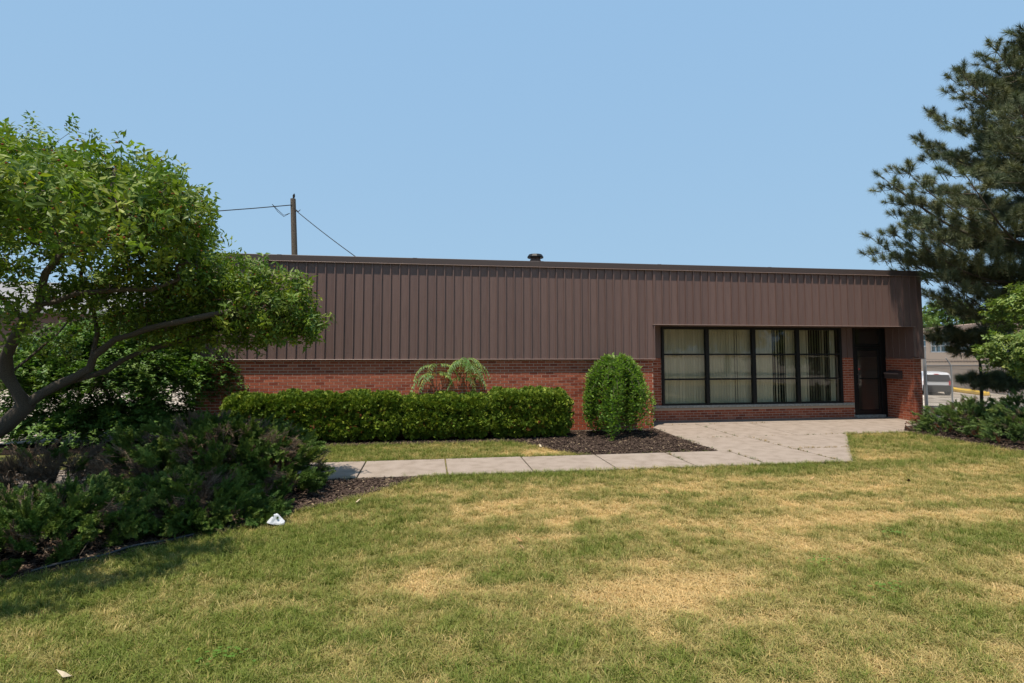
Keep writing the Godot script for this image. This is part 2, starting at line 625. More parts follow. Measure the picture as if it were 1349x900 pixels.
func lay_bricks(origin: Vector3, along: Vector3, length: float, y0: float, y1: float) -> void:
	# origin: left foot of the wall seen from outside; along: direction to the right
	var out := along.cross(Vector3.UP)
	var basis := Basis(along, Vector3.UP, out)
	var course := 0.0677
	var k0 := int(round(y0 / course))
	var k := k0
	while (k + 1) * course <= y1 + 0.002:
		var x := -0.1015 if k % 2 else 0.0
		while x < length - 0.012:
			var a := maxf(x, 0.0) + 0.005
			var c := minf(x + 0.203, length) - 0.005
			if c - a > 0.03:
				var p := origin + along * ((a + c) * 0.5) + Vector3.UP * ((k + 0.5) * course)
				p += out * rng.randf_range(-0.0012, 0.0012)
				var t := Transform3D(basis.scaled_local(Vector3((c - a) / 0.193, 1, 1)), p)
				var s := rng.randf()
				var col := Color(0.34, 0.088, 0.046).lerp(Color(0.42, 0.120, 0.065), rng.randf())
				if s < 0.14: col = Color(0.26, 0.070, 0.042)
				elif s > 0.9: col = Color(0.46, 0.155, 0.09)
				brick_at.append([t, col])
			x += 0.203
		k += 1

func siding_panel(h: float, w := 0.21, rib := 0.036) -> ArrayMesh:
	# standing rib at the left edge, flat pan with shallow striations; origin at foot, outside face +z
	var b := Mb.new()
	var prof := [[0.0, 0.0], [0.005, rib], [0.030, rib], [0.036, 0.0]]
	var flat := w - 0.036
	for i in 4:
		var s := 0.036 + flat * (i + 0.7) / 4.6
		prof.append([s, 0.0]); prof.append([s + 0.003, 0.0014]); prof.append([s + 0.009, 0.0014]); prof.append([s + 0.012, 0.0])
	prof.append([w, 0.0])
	for i in prof.size() - 1:
		var a: Array = prof[i]
		var c: Array = prof[i + 1]
		b.quad(Vector3(a[0], 0, a[1]), Vector3(a[0], h, a[1]), Vector3(c[0], h, c[1]), Vector3(c[0], 0, c[1]))
	b.quad(Vector3(0, 0, 0), Vector3(0.005, 0, rib), Vector3(0.030, 0, rib), Vector3(0.036, 0, 0))
	b.quad(Vector3(0, 0, -0.02), Vector3(0, 0, 0), Vector3(w, 0, 0), Vector3(w, 0, -0.02))
	return b.mesh()

func office_building() -> void:
	var t := thing("office_building", "long low office building with brown ribbed metal siding above red brick", "building", Vector3.ZERO)
	var bk := WZ - 0.003
	# masonry behind the bricks
	var b := Mb.new()
	b.box(Vector3(BL + 0.003, -0.1, bk - 0.24), Vector3(PX - 0.003, 1.76, bk))
	b.box(Vector3(PX - 0.25, -0.1, RZ - 0.2), Vector3(PX - 0.003, 1.76, bk - 0.24))
	b.box(Vector3(PX - 0.003, -0.1, RZ - 0.2), Vector3(12.0, 0.40, RZ - 0.003))
	b.box(Vector3(PX - 0.003, 0.40, RZ - 0.2), Vector3(6.2, 1.76, RZ - 0.003))
	b.box(Vector3(11.62, 0.40, RZ - 0.2), Vector3(12.0, 1.76, RZ - 0.003))
	b.box(Vector3(RX + 0.003, -0.1, -23.0), Vector3(BR - 0.003, 1.76, bk))
	b.box(Vector3(BL + 0.003, -0.1, -23.0), Vector3(BL + 0.24, 1.76, bk - 0.24))
	b.box(Vector3(BL + 0.24, -0.1, -23.0), Vector3(RX + 0.003, 4.0, -22.8))
	var wall := part(t, "brick_wall", b.mesh(), M.mortar)
	# bricks
	lay_bricks(Vector3(BL, 0, WZ - 0.012), Vector3(1, 0, 0), PX - BL, 0.0, 1.76)
	lay_bricks(Vector3(PX - 0.012, 0, WZ), Vector3(0, 0, -1), WZ - RZ, 0.0, 1.76)
	lay_bricks(Vector3(PX, 0, RZ - 0.012), Vector3(1, 0, 0), 12.0 - PX, 0.0, 0.40)
	lay_bricks(Vector3(PX, 0, RZ - 0.012), Vector3(1, 0, 0), 6.2 - PX, 0.47, 1.76)
	lay_bricks(Vector3(11.62, 0, RZ - 0.012), Vector3(1, 0, 0), 0.38, 0.47, 1.76)
	lay_bricks(Vector3(RX + 0.012, 0, RZ), Vector3(0, 0, 1), WZ - RZ, 0.0, 1.76)
	lay_bricks(Vector3(RX, 0, WZ - 0.012), Vector3(1, 0, 0), BR - RX, 0.0, 1.76)
	lay_bricks(Vector3(BR - 0.012, 0, WZ), Vector3(0, 0, -1), 9.9, 0.0, 1.76)
	lay_bricks(Vector3(BL + 0.012, 0, -22.9), Vector3(0, 0, 1), 9.88, 0.0, 1.76)
	var bm := Mb.new()
	bm.box(Vector3(-0.0965, -0.0288, -0.012), Vector3(0.0965, 0.0288, 0.012))
	brick_mesh = bm.mesh()
	var rest := []
	var rest_tint := PackedColorArray()
	var tone := []
	for i in 8:
		var m: StandardMaterial3D = M.brick.duplicate()
		m.vertex_color_use_as_albedo = false
		m.albedo_color = Color(0.26, 0.068, 0.04).lerp(Color(0.46, 0.145, 0.082), i / 7.0).linear_to_srgb()
		tone.append(m)
	var shown := 0
	for q in brick_at:
		var p: Vector3 = q[0].origin
		var front: bool = absf(p.z - WZ) < 0.02 and p.x < 6.0
		if shown < 300 and front and p.y > 1.08 and p.x > -4.2:
			var o := part(wall, "brick", brick_mesh, tone[clampi(int((q[1].r - 0.26) / 0.20 * 7.0 + 0.5), 0, 7)])
			o.transform = q[0]
			shown += 1
		else:
			rest.append(q[0])
			rest_tint.append(q[1])
	scatter(wall, "brickwork", brick_mesh, M.brick, rest, rest_tint)
	# upper wall body behind the siding, with the window and door openings left free
	b = Mb.new()
	var sz := WZ + 0.043
	b.box(Vector3(BL - 0.03, 1.765, bk - 0.24), Vector3(PX + 0.03, 4.0, sz - 0.003))
	b.box(Vector3(PX + 0.03, 2.62, bk - 0.24), Vector3(BR + 0.05, 4.0, sz - 0.003))
	b.box(Vector3(PX - 0.25, 1.765, RZ - 0.2), Vector3(PX - 0.003, 4.0, bk - 0.24))
	b.box(Vector3(PX - 0.003, 2.62, RZ - 0.2), Vector3(RX, 4.0, RZ - 0.003))
	b.box(Vector3(PX - 0.003, 1.765, RZ - 0.2), Vector3(6.2, 2.62, RZ - 0.003))
	b.box(Vector3(11.62, 1.765, RZ - 0.2), Vector3(12.0, 2.62, RZ - 0.003))
	b.box(Vector3(RX + 0.003, 1.765, -23.0), Vector3(BR + 0.043, 4.0, bk - 0.24))
	b.box(Vector3(RX + 0.003, 1.765, bk - 0.24), Vector3(BR + 0.043, 2.62, sz - 0.003))
	b.box(Vector3(BL - 0.03, 1.765, -23.0), Vector3(BL + 0.24, 4.0, bk - 0.24))
	part(t, "upper_wall", b.mesh(), M.brown_siding)
	b = Mb.new()
	b.box(Vector3(PX + 0.035, 2.6, RZ), Vector3(RX - 0.005, 2.618, sz - 0.005))
	part(t, "soffit", b.mesh(), M.brown_siding)
	# siding panels
	var tall := siding_panel(2.262)
	var short := siding_panel(1.395)
	var tones := []
	for k in 4:
		var m: StandardMaterial3D = M.brown_siding.duplicate()
		m.albedo_color = lin(0.142 + 0.005 * (k - 1.5), 0.086 + 0.003 * (k - 1.5), 0.073 + 0.0025 * (k - 1.5))
		m.roughness = 0.46 + 0.03 * k
		tones.append(m)
	var x := BL - 0.03
	while x < BR + 0.02:
		var full := x < PX - 0.17 or x > 12.98
		var w := minf(0.21, BR + 0.06 - x)
		if not full and x < PX + 0.03:
			full = true
			w = PX + 0.03 - x
		var o: MeshInstance3D
		if w > 0.205:
			o = part(t, "siding_panel", tall if full else short, tones[rng.randi() % 4])
		else:
			o = part(t, "siding_panel", siding_panel(2.262 if full else 1.395, w), M.brown_siding)
		o.position = Vector3(x, 1.738 if full else 2.605, sz)
		x += w
	for k in 3:  # upper wall to the left of the window, column between window and door, reveal beside the door
		var n: int = [3, 2, 4][k]
		for j in n:
			var w: float = [0.195, 0.19, 0.21][k]
			var o := part(t, "siding_panel", siding_panel(0.86, w, 0.006 if k == 2 else 0.02), M.brown_siding)
			if k == 2:
				o.rotation.y = -PI / 2
				o.position = Vector3(RX - 0.001, 1.738, RZ + 0.03 + j * 0.21)
			else:
				o.position = Vector3(([PX + 0.03, 11.62][k]) + j * w, 1.738, RZ)
	for j in 12:
		var o := part(t, "siding_panel", tall, M.brown_siding)
		o.rotation.y = PI / 2
		o.position = Vector3(BR + 0.043, 1.738, WZ + 0.03 - j * 0.21)
	# drip trims and coping
	b = Mb.new()
	b.bevel_box(Vector3(BL - 0.03, 1.722, WZ + 0.003), Vector3(PX + 0.045, 1.739, WZ + 0.086), 0.004)
	b.bevel_box(Vector3(RX - 0.012, 1.722, WZ + 0.003), Vector3(BR + 0.07, 1.739, WZ + 0.086), 0.004)
	b.bevel_box(Vector3(PX - 0.02, 2.588, WZ + 0.025), Vector3(RX + 0.04, 2.604, WZ + 0.086), 0.004)
	b.bevel_box(Vector3(BR + 0.001, 1.722, -22.9), Vector3(BR + 0.07, 1.739, WZ + 0.003), 0.004)
	b.bevel_box(Vector3(RX - 0.024, 1.722, RZ + 0.01), Vector3(RX, 1.739, WZ + 0.003), 0.004)
	part(t, "drip_trim", b.mesh(), M.brown_trim)
	b = Mb.new()
	b.bevel_box(Vector3(BL - 0.09, 3.985, WZ - 0.35), Vector3(BR + 0.1, 4.128, WZ + 0.098), 0.008)
	b.bevel_box(Vector3(BL - 0.09, 3.985, -23.1), Vector3(BL + 0.3, 4.128, WZ - 0.352), 0.008)
	b.bevel_box(Vector3(BR - 0.3, 3.985, -23.1), Vector3(BR + 0.1, 4.128, WZ - 0.352), 0.008)
	var cp := part(t, "coping", b.mesh(), M.coping)
	b = Mb.new()
	b.bevel_box(Vector3(BL - 0.1, 3.972, WZ + 0.083), Vector3(BR + 0.11, 3.986, WZ + 0.107), 0.003)
	part(cp, "drip_edge", b.mesh(), M.brown_trim)
	for k in 6:  # lapped coping joints
		b = Mb.new()
		var jx := -3.4 + k * 3.05
		b.bevel_box(Vector3(jx - 0.05, 3.988, WZ - 0.33), Vector3(jx + 0.05, 4.131, WZ + 0.1005), 0.003)
		part(cp, "joint_cover", b.mesh(), M.coping)
	b = Mb.new()
	b.box(Vector3(BL + 0.24, 3.75, -22.8), Vector3(RX, 3.95, bk - 0.25))
	part(t, "roof", b.mesh(), M.roofing)
	# roof vent
	b = Mb.new()
	b.lathe(Vector3(2.88, 4.03, -14.6), [[0.15, -0.08], [0.15, 0.42], [0.13, 0.43], [0.13, 0.5]], 20)
	var v := part(t, "roof_vent", b.mesh(), M.house_brown)
	b = Mb.new()
	b.lathe(Vector3(2.88, 4.03, -14.6), [[0.0, 0.48], [0.22, 0.47], [0.225, 0.5], [0.18, 0.565], [0.0, 0.585]], 20)
	part(v, "cap", b.mesh(), M.black_frame)
	# interior: floor, ceiling and partition of the room behind the glass
	b = Mb.new()
	b.box(Vector3(PX - 0.003, -0.1, -18.2), Vector3(RX, 0.06, RZ - 0.2))
	b.box(Vector3(PX - 0.003, 2.75, -18.2), Vector3(RX, 2.85, RZ - 0.2))
	b.box(Vector3(PX - 0.2, 0.06, -18.3), Vector3(RX, 2.75, -18.2))
	b.box(Vector3(PX - 0.2, 0.0, -18.2), Vector3(PX - 0.003, 2.85, RZ - 0.2))
	part(t, "interior_room", b.mesh(), M.room)
	window_wall(t)
	door(t)
	# sloped mail box on the reveal
	b = Mb.new()
	var q0 := [Vector3(RX - 0.004, 1.16, -13.83), Vector3(RX - 0.15, 1.16, -13.83), Vector3(RX - 0.15, 1.31, -13.83), Vector3(RX - 0.004, 1.39, -13.83)]
	var q1 := []
	for p in q0: q1.append(p + Vector3(0, 0, 0.46))
	b.quad(q0[3], q0[2], q0[1], q0[0])
	b.quad(q1[0], q1[1], q1[2], q1[3])
	for k in 4:
		b.quad(q0[k], q0[(k + 1) % 4], q1[(k + 1) % 4], q1[k])
	var mb := part(t, "mailbox", b.mesh(), M.mailbox_brown)
	b = Mb.new()
	b.bevel_box(Vector3(RX - 0.166, 1.285, -13.836), Vector3(RX - 0.15, 1.322, -13.364), 0.003)
	part(mb, "lid_edge", b.mesh(), M.brown_trim)
	b = Mb.new()
	b.bevel_box(Vector3(BR + 0.002, 1.21, -13.30), Vector3(BR + 0.15, 1.35, -13.16), 0.008)
	part(t, "outlet_box", b.mesh(), M.ivory_plastic)

func window_wall(t: Node3D) -> void:
	var w := Node3D.new()
	w.name = "window"
	t.add_child(w)
	var z0 := RZ - 0.06
	var z1 := RZ + 0.045
	var xs := [6.2, 7.52, 8.90, 10.25, 11.62]
	var ys := [0.475, 1.169, 1.843, 2.6]
	var b := Mb.new()
	b.bevel_box(Vector3(PX - 0.004, 0.40, RZ - 0.15), Vector3(11.93, 0.472, RZ + 0.075), 0.006)
	part(w, "sill", b.mesh(), M.sill_stone)
	for i in 5:
		b = Mb.new()
		var hw := 0.035 if i == 0 or i == 4 else 0.05
		var cx: float = xs[i] + (0.035 if i == 0 else (-0.035 if i == 4 else 0.0))
		b.bevel_box(Vector3(cx - hw, ys[0] - 0.002, z0), Vector3(cx + hw, ys[3], z1), 0.004)
		part(w, "mullion", b.mesh(), M.black_frame)
	for i in 4:
		for j in 4:
			b = Mb.new()
			var y: float = ys[j]
			var y_lo := y - 0.022
			var y_hi := y + 0.022
			if j == 0: y_lo = y; y_hi = y + 0.045
			if j == 3: y_lo = y - 0.075; y_hi = y - 0.002
			b.bevel_box(Vector3(xs[i] + (0.07 if i == 0 else 0.05) + 0.001, y_lo, z0 + 0.01), Vector3(xs[i + 1] - (0.07 if i == 3 else 0.05) - 0.001, y_hi, z1 - 0.012), 0.004)
			part(w, "transom", b.mesh(), M.black_frame)
			if j < 3:
				b = Mb.new()
				var x0: float = xs[i] + 0.04
				var x1: float = xs[i + 1] - 0.04
				b.quad(Vector3(x0, y, RZ), Vector3(x0, ys[j + 1], RZ), Vector3(x1, ys[j + 1], RZ), Vector3(x1, y, RZ))
				part(w, "pane", b.mesh(), M.window_glass)
	# vertical blinds: mostly closed, turned open at the right
	var slat := Mb.new()
	for k in 4:
		var a := -0.045 + 0.0225 * k
		var c := a + 0.0225
		var fa := 0.008 * (1.0 - pow(a / 0.045, 2.0))
		var fc := 0.008 * (1.0 - pow(c / 0.045, 2.0))
		slat.quad(Vector3(a, 0, fa), Vector3(a, 2.03, fa), Vector3(c, 2.03, fc), Vector3(c, 0, fc))
	var sm := slat.mesh()
	var tones := []
	for k in 4:
		var m: StandardMaterial3D = M.blind_fabric.duplicate()
		m.albedo_color = lin(0.58 - 0.03 * k, 0.54 - 0.028 * k, 0.36 - 0.02 * k)
		tones.append(m)
	var x := 6.26
	while x < 11.56:
		var o := part(w, "blind_slat", sm, tones[rng.randi() % 4])
		var turn := rng.randf_range(0.06, 0.17)
		if x > 9.55 and x < 10.0: turn = rng.randf_range(0.45, 1.1)
		if x > 10.75 and x < 11.35: turn = rng.randf_range(1.0, 1.35)
		if rng.randf() < 0.04: turn += 0.35
		o.position = Vector3(x, 0.5, RZ - 0.16)
		o.rotation.y = turn
		x += 0.082

func door(t: Node3D) -> void:
	var d := Node3D.new()
	d.name = "door"
	t.add_child(d)
	var z0 := RZ - 0.06
	var z1 := RZ + 0.03
	var b := Mb.new()
	b.bevel_box(Vector3(12.0, 0.13, z0), Vector3(12.06, 2.6, z1), 0.004)
	b.bevel_box(Vector3(12.86, 0.13, z0), Vector3(12.94, 2.6, z1), 0.004)
	b.bevel_box(Vector3(12.061, 2.04, z0), Vector3(12.859, 2.12, z1), 0.004)
	b.box(Vector3(12.94, 0.05, z0), Vector3(13.049, 2.6, RZ + 0.005))
	part(d, "frame", b.mesh(), M.black_frame)
	b = Mb.new()
	b.bevel_box(Vector3(12.0, 0.0, RZ - 0.2), Vector3(12.94, 0.125, RZ + 0.06), 0.008)
	part(d, "threshold", b.mesh(), M.sill_stone)
	b = Mb.new()
	b.bevel_box(Vector3(12.065, 0.135, RZ - 0.03), Vector3(12.135, 2.035, RZ + 0.012), 0.004)
	b.bevel_box(Vector3(12.785, 0.135, RZ - 0.03), Vector3(12.855, 2.035, RZ + 0.012), 0.004)
	b.bevel_box(Vector3(12.136, 0.135, RZ - 0.03), Vector3(12.784, 0.27, RZ + 0.012), 0.004)
	b.bevel_box(Vector3(12.136, 1.95, RZ - 0.03), Vector3(12.784, 2.035, RZ + 0.012), 0.004)
	b.bevel_box(Vector3(12.136, 1.13, RZ - 0.025), Vector3(12.784, 1.165, RZ + 0.02), 0.004)
	part(d, "leaf_frame", b.mesh(), M.black_frame)
	b = Mb.new()
	b.quad(Vector3(12.13, 0.26, RZ - 0.012), Vector3(12.13, 1.96, RZ - 0.012), Vector3(12.79, 1.96, RZ - 0.012), Vector3(12.79, 0.26, RZ - 0.012))
	part(d, "pane", b.mesh(), M.door_glass)
	b = Mb.new()
	b.bevel_box(Vector3(12.062, 2.12, RZ - 0.03), Vector3(12.858, 2.6, RZ - 0.01), 0.003)
	part(d, "transom_pane", b.mesh(), M.door_glass)
	b = Mb.new()
	b.tube(PackedVector3Array([Vector3(12.1, 1.0, RZ + 0.012), Vector3(12.1, 1.02, RZ + 0.06), Vector3(12.1, 1.26, RZ + 0.06), Vector3(12.1, 1.28, RZ + 0.012)]), PackedFloat32Array([0.01, 0.011, 0.011, 0.01]), 8)
	part(d, "handle", b.mesh(), M.mailbox_brown)
	b = Mb.new()
	b.lathe(Vector3.ZERO, [[0.0, 0.0], [0.026, 0.0], [0.026, 0.003], [0.0, 0.003]], 16)
	var o := part(d, "sticker", b.mesh(), M.red_sticker)
	o.rotation.x = PI / 2
	o.position = Vector3(12.185, 1.42, RZ - 0.011)

# ------------------------------------------------------------------ plant tools
func leaf(b: Mb, at: Vector3, dir: Vector3, up: Vector3, length: float, width: float, fold := 0.25, droop := 0.15) -> void:
	var s := dir.cross(up).normalized()
	var nn := s.cross(dir).normalized()
	var mid := at + dir * length * 0.5 - nn * (width * fold)
	var tip := at + dir * length - nn * (length * droop)
	var l := at + dir * length * 0.42 - s * width * 0.5
	var r := at + dir * length * 0.42 + s * width * 0.5
	b.tri(at, l, mid); b.tri(l, tip, mid)
	b.tri(at, mid, r); b.tri(mid, tip, r)

func leaf_cluster(count: int, length: float, width: float, stem: float, flat: float, seed_: int) -> ArrayMesh:
	# leaves round a short shoot that points along +y
	var g := RandomNumberGenerator.new()
	g.seed = seed_
	var b := Mb.new()
	for i in count:
		var a := i * 2.4 + g.randf_range(-0.4, 0.4)
		var h := stem * (0.15 + 0.85 * float(i) / count)
		var rise := g.randf_range(-0.15, 0.7)
		var d := Vector3(cos(a), rise, sin(a)).normalized()
		var up := (Vector3.UP + Vector3(g.randf_range(-1, 1), g.randf_range(-0.3, 0.3), g.randf_range(-1, 1)) * (1.0 - flat)).normalized()
		var k := g.randf_range(0.7, 1.15)
		leaf(b, Vector3(0, h, 0) + d * 0.012, d, up, length * k, width * k, g.randf_range(0.05, 0.3), g.randf_range(0.0, 0.35))
	return b.mesh()

func grow(lines: Array, targets: Array, step: float, jit: float, g: RandomNumberGenerator) -> Dictionary:
	var pos: Array[Vector3] = []
	var par: Array[int] = []
	var tips := []
	for line in lines:
		var prev := -1
		if pos.size():
			var best := 1e9
			for i in pos.size():
				var d := pos[i].distance_squared_to(line[0])
				if d < best: best = d; prev = i
		for k in line.size():
			if k == 0 and prev >= 0: continue
			var a: Vector3 = line[k] if prev < 0 else pos[prev]
			var c: Vector3 = line[k]
			var n := maxi(1, int(a.distance_to(c) / step))
			for j in n:
				pos.append(a.lerp(c, (j + 1.0) / n) + (Vector3(g.randf() - 0.5, g.randf() - 0.5, g.randf() - 0.5) * jit * 0.35 if j < n - 1 else Vector3.ZERO))
				par.append(prev)
				prev = pos.size() - 1
	var base_count := pos.size()
	var order := targets.duplicate()
	var dist := {}
	for t in order:
		var best := 1e9
		for i in base_count: best = minf(best, pos[i].distance_squared_to(t))
		dist[t] = best
	order.sort_custom(func(a, c): return dist[a] < dist[c])
	for t: Vector3 in order:
		var best := 1e9
		var prev := 0
		for i in pos.size():
			var d := pos[i].distance_squared_to(t)
			if d < best: best = d; prev = i
		var a := pos[prev]
		var n := clampi(int(sqrt(best) / step), 1, 8)
		var sag := Vector3.UP * sqrt(best) * g.randf_range(-0.05, 0.16)
		for j in n:
			var k := (j + 1.0) / n
			pos.append(a.lerp(t, k) + sag * sin(k * PI) + (Vector3(g.randf() - 0.5, g.randf() - 0.5, g.randf() - 0.5) * jit if j < n - 1 else Vector3.ZERO))
			par.append(prev)
			prev = pos.size() - 1
		tips.append(prev)
	return {"pos": pos, "par": par, "tips": tips}

func limbs_mesh(s: Dictionary, root_r: float, tip_r: float) -> ArrayMesh:
	var pos: Array[Vector3] = s.pos
	var par: Array[int] = s.par
	var load_: Array[float] = []
	load_.resize(pos.size())
	load_.fill(0.0)
	var main := {}
	for i in range(pos.size() - 1, -1, -1):
		if load_[i] == 0.0: load_[i] = 1.0
		var p := par[i]
		if p >= 0:
			load_[p] += load_[i]
			if not main.has(p) or load_[main[p]] < load_[i]: main[p] = i
	var total := load_[0]
	var e := log(root_r / tip_r) / log(maxf(total, 2.0))
	var b := Mb.new()
	for i in pos.size():
		if par[i] >= 0 and main[par[i]] == i: continue
		var pts := PackedVector3Array()
		var rad := PackedFloat32Array()
		var k := i
		if par[i] >= 0:
			pts.append(pos[par[i]])
			rad.append(tip_r * pow(load_[i], e))
		while true:
			pts.append(pos[k])
			rad.append(tip_r * pow(load_[k], e) * (1.0 + 0.16 * sin(k * 1.7) * sin(k * 0.61)))
			if not main.has(k): break
			k = main[k]
		if pts.size() > 1:
			b.tube(pts, rad, 9 if rad[0] > 0.04 else (5 if rad[0] > 0.012 else 3), false)
	return b.mesh()

func in_ball(g: RandomNumberGenerator, shell := 0.0) -> Vector3:
	while true:
		var p := Vector3(g.randf_range(-1, 1), g.randf_range(-1, 1), g.randf_range(-1, 1))
		var l := p.length()
		if l <= 1.0 and l >= shell: return p
	return Vector3.ZERO

func aim(dir: Vector3, spin: float) -> Basis:
	# a basis whose +y points along dir
	var y := dir.normalized()
	var x := y.cross(Vector3.FORWARD if absf(y.z) < 0.9 else Vector3.RIGHT).normalized()
	return Basis(x, y, x.cross(y)) * Basis(Vector3.UP, spin)

func jitter_color(c: Color, g: RandomNumberGenerator, v := 0.25, hue := 0.12) -> Color:
	var k := 1.0 + g.randf_range(-v, v)
	var h := g.randf_range(-hue, hue)
	return Color(c.r * k * (1.0 + h), c.g * k, c.b * k * (1.0 - h))

# camera-facing survey helper: a point of the place from its bearing (photograph pixels) and its depth in metres
func at(px: float, py: float, depth: float) -> Vector3:
	var d := Vector3((px - 674.5) / 715.0, (421.0 - py) / 715.0, -1.0) * depth
	var bs := Basis.from_euler(Vector3(deg_to_rad(3.5), deg_to_rad(-8.67), 0))
	return bs * d + Vector3(0, 1.89, 0)

func leafy(parent: Node3D, called: String, meshes: Array, m: Material, s: Dictionary, per_tip: int, spread: float, lean: float, col: Color, col2: Color, scale: Vector2, g: RandomNumberGenerator) -> void:
	var where := []
	var tints := []
	for i in meshes.size():
		where.append([])
		tints.append(PackedColorArray())
	for tip: int in s.tips:
		var p: Vector3 = s.pos[tip]
		var q: Vector3 = s.pos[s.par[tip]] if s.par[tip] >= 0 else p - Vector3.UP
		var dir := (p - q).normalized()
		for k in per_tip:
			var off := in_ball(g) * spread
			var d := (dir * 0.6 + Vector3.UP * lean + in_ball(g) * 0.9).normalized()
			var t := Transform3D(aim(d, g.randf() * TAU).scaled_local(Vector3.ONE * g.randf_range(scale.x, scale.y)), p + off - dir * g.randf() * spread * 0.5)
			var w := g.randi() % meshes.size()
			where[w].append(t)
			tints[w].append(jitter_color(col.lerp(col2, pow(g.randf(), 2.0)), g))
	for i in meshes.size():
		scatter(parent, called, meshes[i], m, where[i], tints[i])

# ------------------------------------------------------------------ plants on the left
func left_plants() -> void:
	crabapple()
	big_bush()
	junipers()

func crabapple() -> void:
	var g := RandomNumberGenerator.new()
	g.seed = 11
	var base := at(-128, 664, 7.0)
	base.y = SOIL - 0.05
	var t := thing("spreading_tree", "spreading broad-leaved tree with leaning dark trunk above the junipers on the left", "tree", base)
	var L := func(a: Array) -> Array:
		var o := []
		for p in a: o.append(at(p[0], p[1], p[2]) - base)
		return o
	var lines := [
		[Vector3.ZERO] + L.call([[-85, 628, 7.0], [-40, 596, 7.0], [5, 562, 7.05], [34, 534, 7.1], [75, 508, 7.2], [118, 486, 7.25], [123, 470, 7.25], [152, 447, 7.25], [192, 434, 7.2], [232, 425, 7.2], [268, 417, 7.3], [310, 408, 7.5], [350, 398, 7.7]]),
		L.call([[75, 508, 7.2], [101, 501, 7.3], [139, 489, 7.6], [162, 474, 7.8], [204, 458, 8.0], [262, 440, 8.2], [320, 425, 8.4]]),
		L.call([[34, 534, 7.1], [20, 513, 7.0], [9, 495, 7.0], [8, 470, 6.9], [18, 446, 6.8], [34, 424, 6.7], [52, 402, 6.7], [60, 360, 6.7], [84, 330, 6.8], [95, 270, 6.9], [106, 228, 7.0]]),
		L.call([[9, 495, 7.0], [40, 470, 7.3], [68, 446, 7.6], [92, 420, 7.9], [130, 388, 8.1], [175, 360, 8.2]]),
		L.call([[34, 424, 6.7], [8, 398, 6.5], [-20, 372, 6.3], [-50, 330, 6.1], [-70, 270, 6.0]]),
		L.call([[52, 402, 6.7], [100, 387, 6.8], [145, 383, 6.9], [200, 382, 7.1], [236, 368, 7.2]]),
		L.call([[-40, 596, 7.0], [-70, 520, 7.2], [-110, 430, 7.4], [-150, 340, 7.6], [-190, 260, 7.7]]),
		L.call([[-70, 520, 7.2], [-90, 440, 6.4], [-80, 350, 5.8], [-40, 270, 5.4], [0, 230, 5.2]]),
		L.call([[118, 486, 7.25], [128, 440, 7.5], [122, 405, 7.6], [118, 360, 7.6]])]
	var blobs := [  # px, py, depth, radii, count
		[95, 282, 7.0, Vector3(1.5, 1.0, 1.3), 210], [-70, 262, 6.6, Vector3(1.6, 1.05, 1.6), 200], [196, 300, 7.4, Vector3(0.75, 0.78, 0.9), 130],
		[238, 345, 7.6, Vector3(0.62, 0.62, 0.8), 90], [340, 400, 7.9, Vector3(0.82, 0.48, 0.7), 165], [395, 432, 8.0, Vector3(0.42, 0.22, 0.4), 36], [20, 245, 5.4, Vector3(0.9, 0.38, 0.8), 40],
		[-230, 300, 7.6, Vector3(1.8, 1.3, 1.8), 130], [40, 255, 9.0, Vector3(1.6, 1.1, 1.2), 130], [285, 372, 8.6, Vector3(0.7, 0.5, 0.7), 70], [165, 395, 7.6, Vector3(1.0, 0.35, 0.8), 70], [10, 405, 6.2, Vector3(0.5, 0.3, 0.5), 14], [-160, 300, 5.2, Vector3(1.2, 0.6, 1.1), 60], [150, 262, 5.7, Vector3(0.8, 0.42, 0.7), 75], [218, 290, 5.6, Vector3(0.4, 0.35, 0.45), 40], [30, 262, 4.7, Vector3(0.6, 0.3, 0.5), 45], [-165, 232, 3.7, Vector3(0.75, 0.3, 0.6), 60], [84, 290, 4.4, Vector3(0.5, 0.28, 0.45), 34], [300, 436, 8.2, Vector3(0.9, 0.22, 0.5), 60], [205, 430, 7.7, Vector3(0.8, 0.22, 0.6), 46], [255, 400, 7.9, Vector3(0.6, 0.3, 0.6), 50], [110, 400, 7.2, Vector3(0.7, 0.2, 0.6), 26], [60, 455, 7.4, Vector3(0.5, 0.2, 0.4), 10]]
	var targets := []
	for q in blobs:
		var c := at(q[0], q[1], q[2]) - base
		for i in q[4]:
			var p := in_ball(g, 0.3)
			if g.randf() < 0.16: p *= 1.17
			targets.append(c + p * q[3])
	var s := grow(lines, targets, 0.2, 0.13, g)
	part(t, "trunk", limbs_mesh(s, 0.125, 0.0035), M.bark)
	var cl := [leaf_cluster(8, 0.085, 0.036, 0.13, 0.5, 1), leaf_cluster(7, 0.09, 0.038, 0.16, 0.4, 2), leaf_cluster(7, 0.075, 0.034, 0.11, 0.55, 3)]
	leafy(t, "foliage", cl, M.leaf, s, 5, 0.17, 0.3, Color(0.09, 0.16, 0.02), Color(0.24, 0.30, 0.045), Vector2(0.8, 1.3), g)
	# small dark red fruit among the leaves
	var b := Mb.new()
	b.lathe(Vector3.ZERO, [[0.0, -0.009], [0.009, -0.003], [0.009, 0.003], [0.0, 0.009]], 6)
	var where := []
	var tints := PackedColorArray()
	for tip in s.tips:
		for k in 2:
			where.append(Transform3D(Basis().scaled(Vector3.ONE * g.randf_range(0.8, 1.4)), s.pos[tip] + in_ball(g) * 0.17))
			tints.append(Color(0.16, 0.045, 0.025).lerp(Color(0.22, 0.10, 0.03), g.randf()))
	scatter(t, "fruit", b.mesh(), M.chip, where, tints)

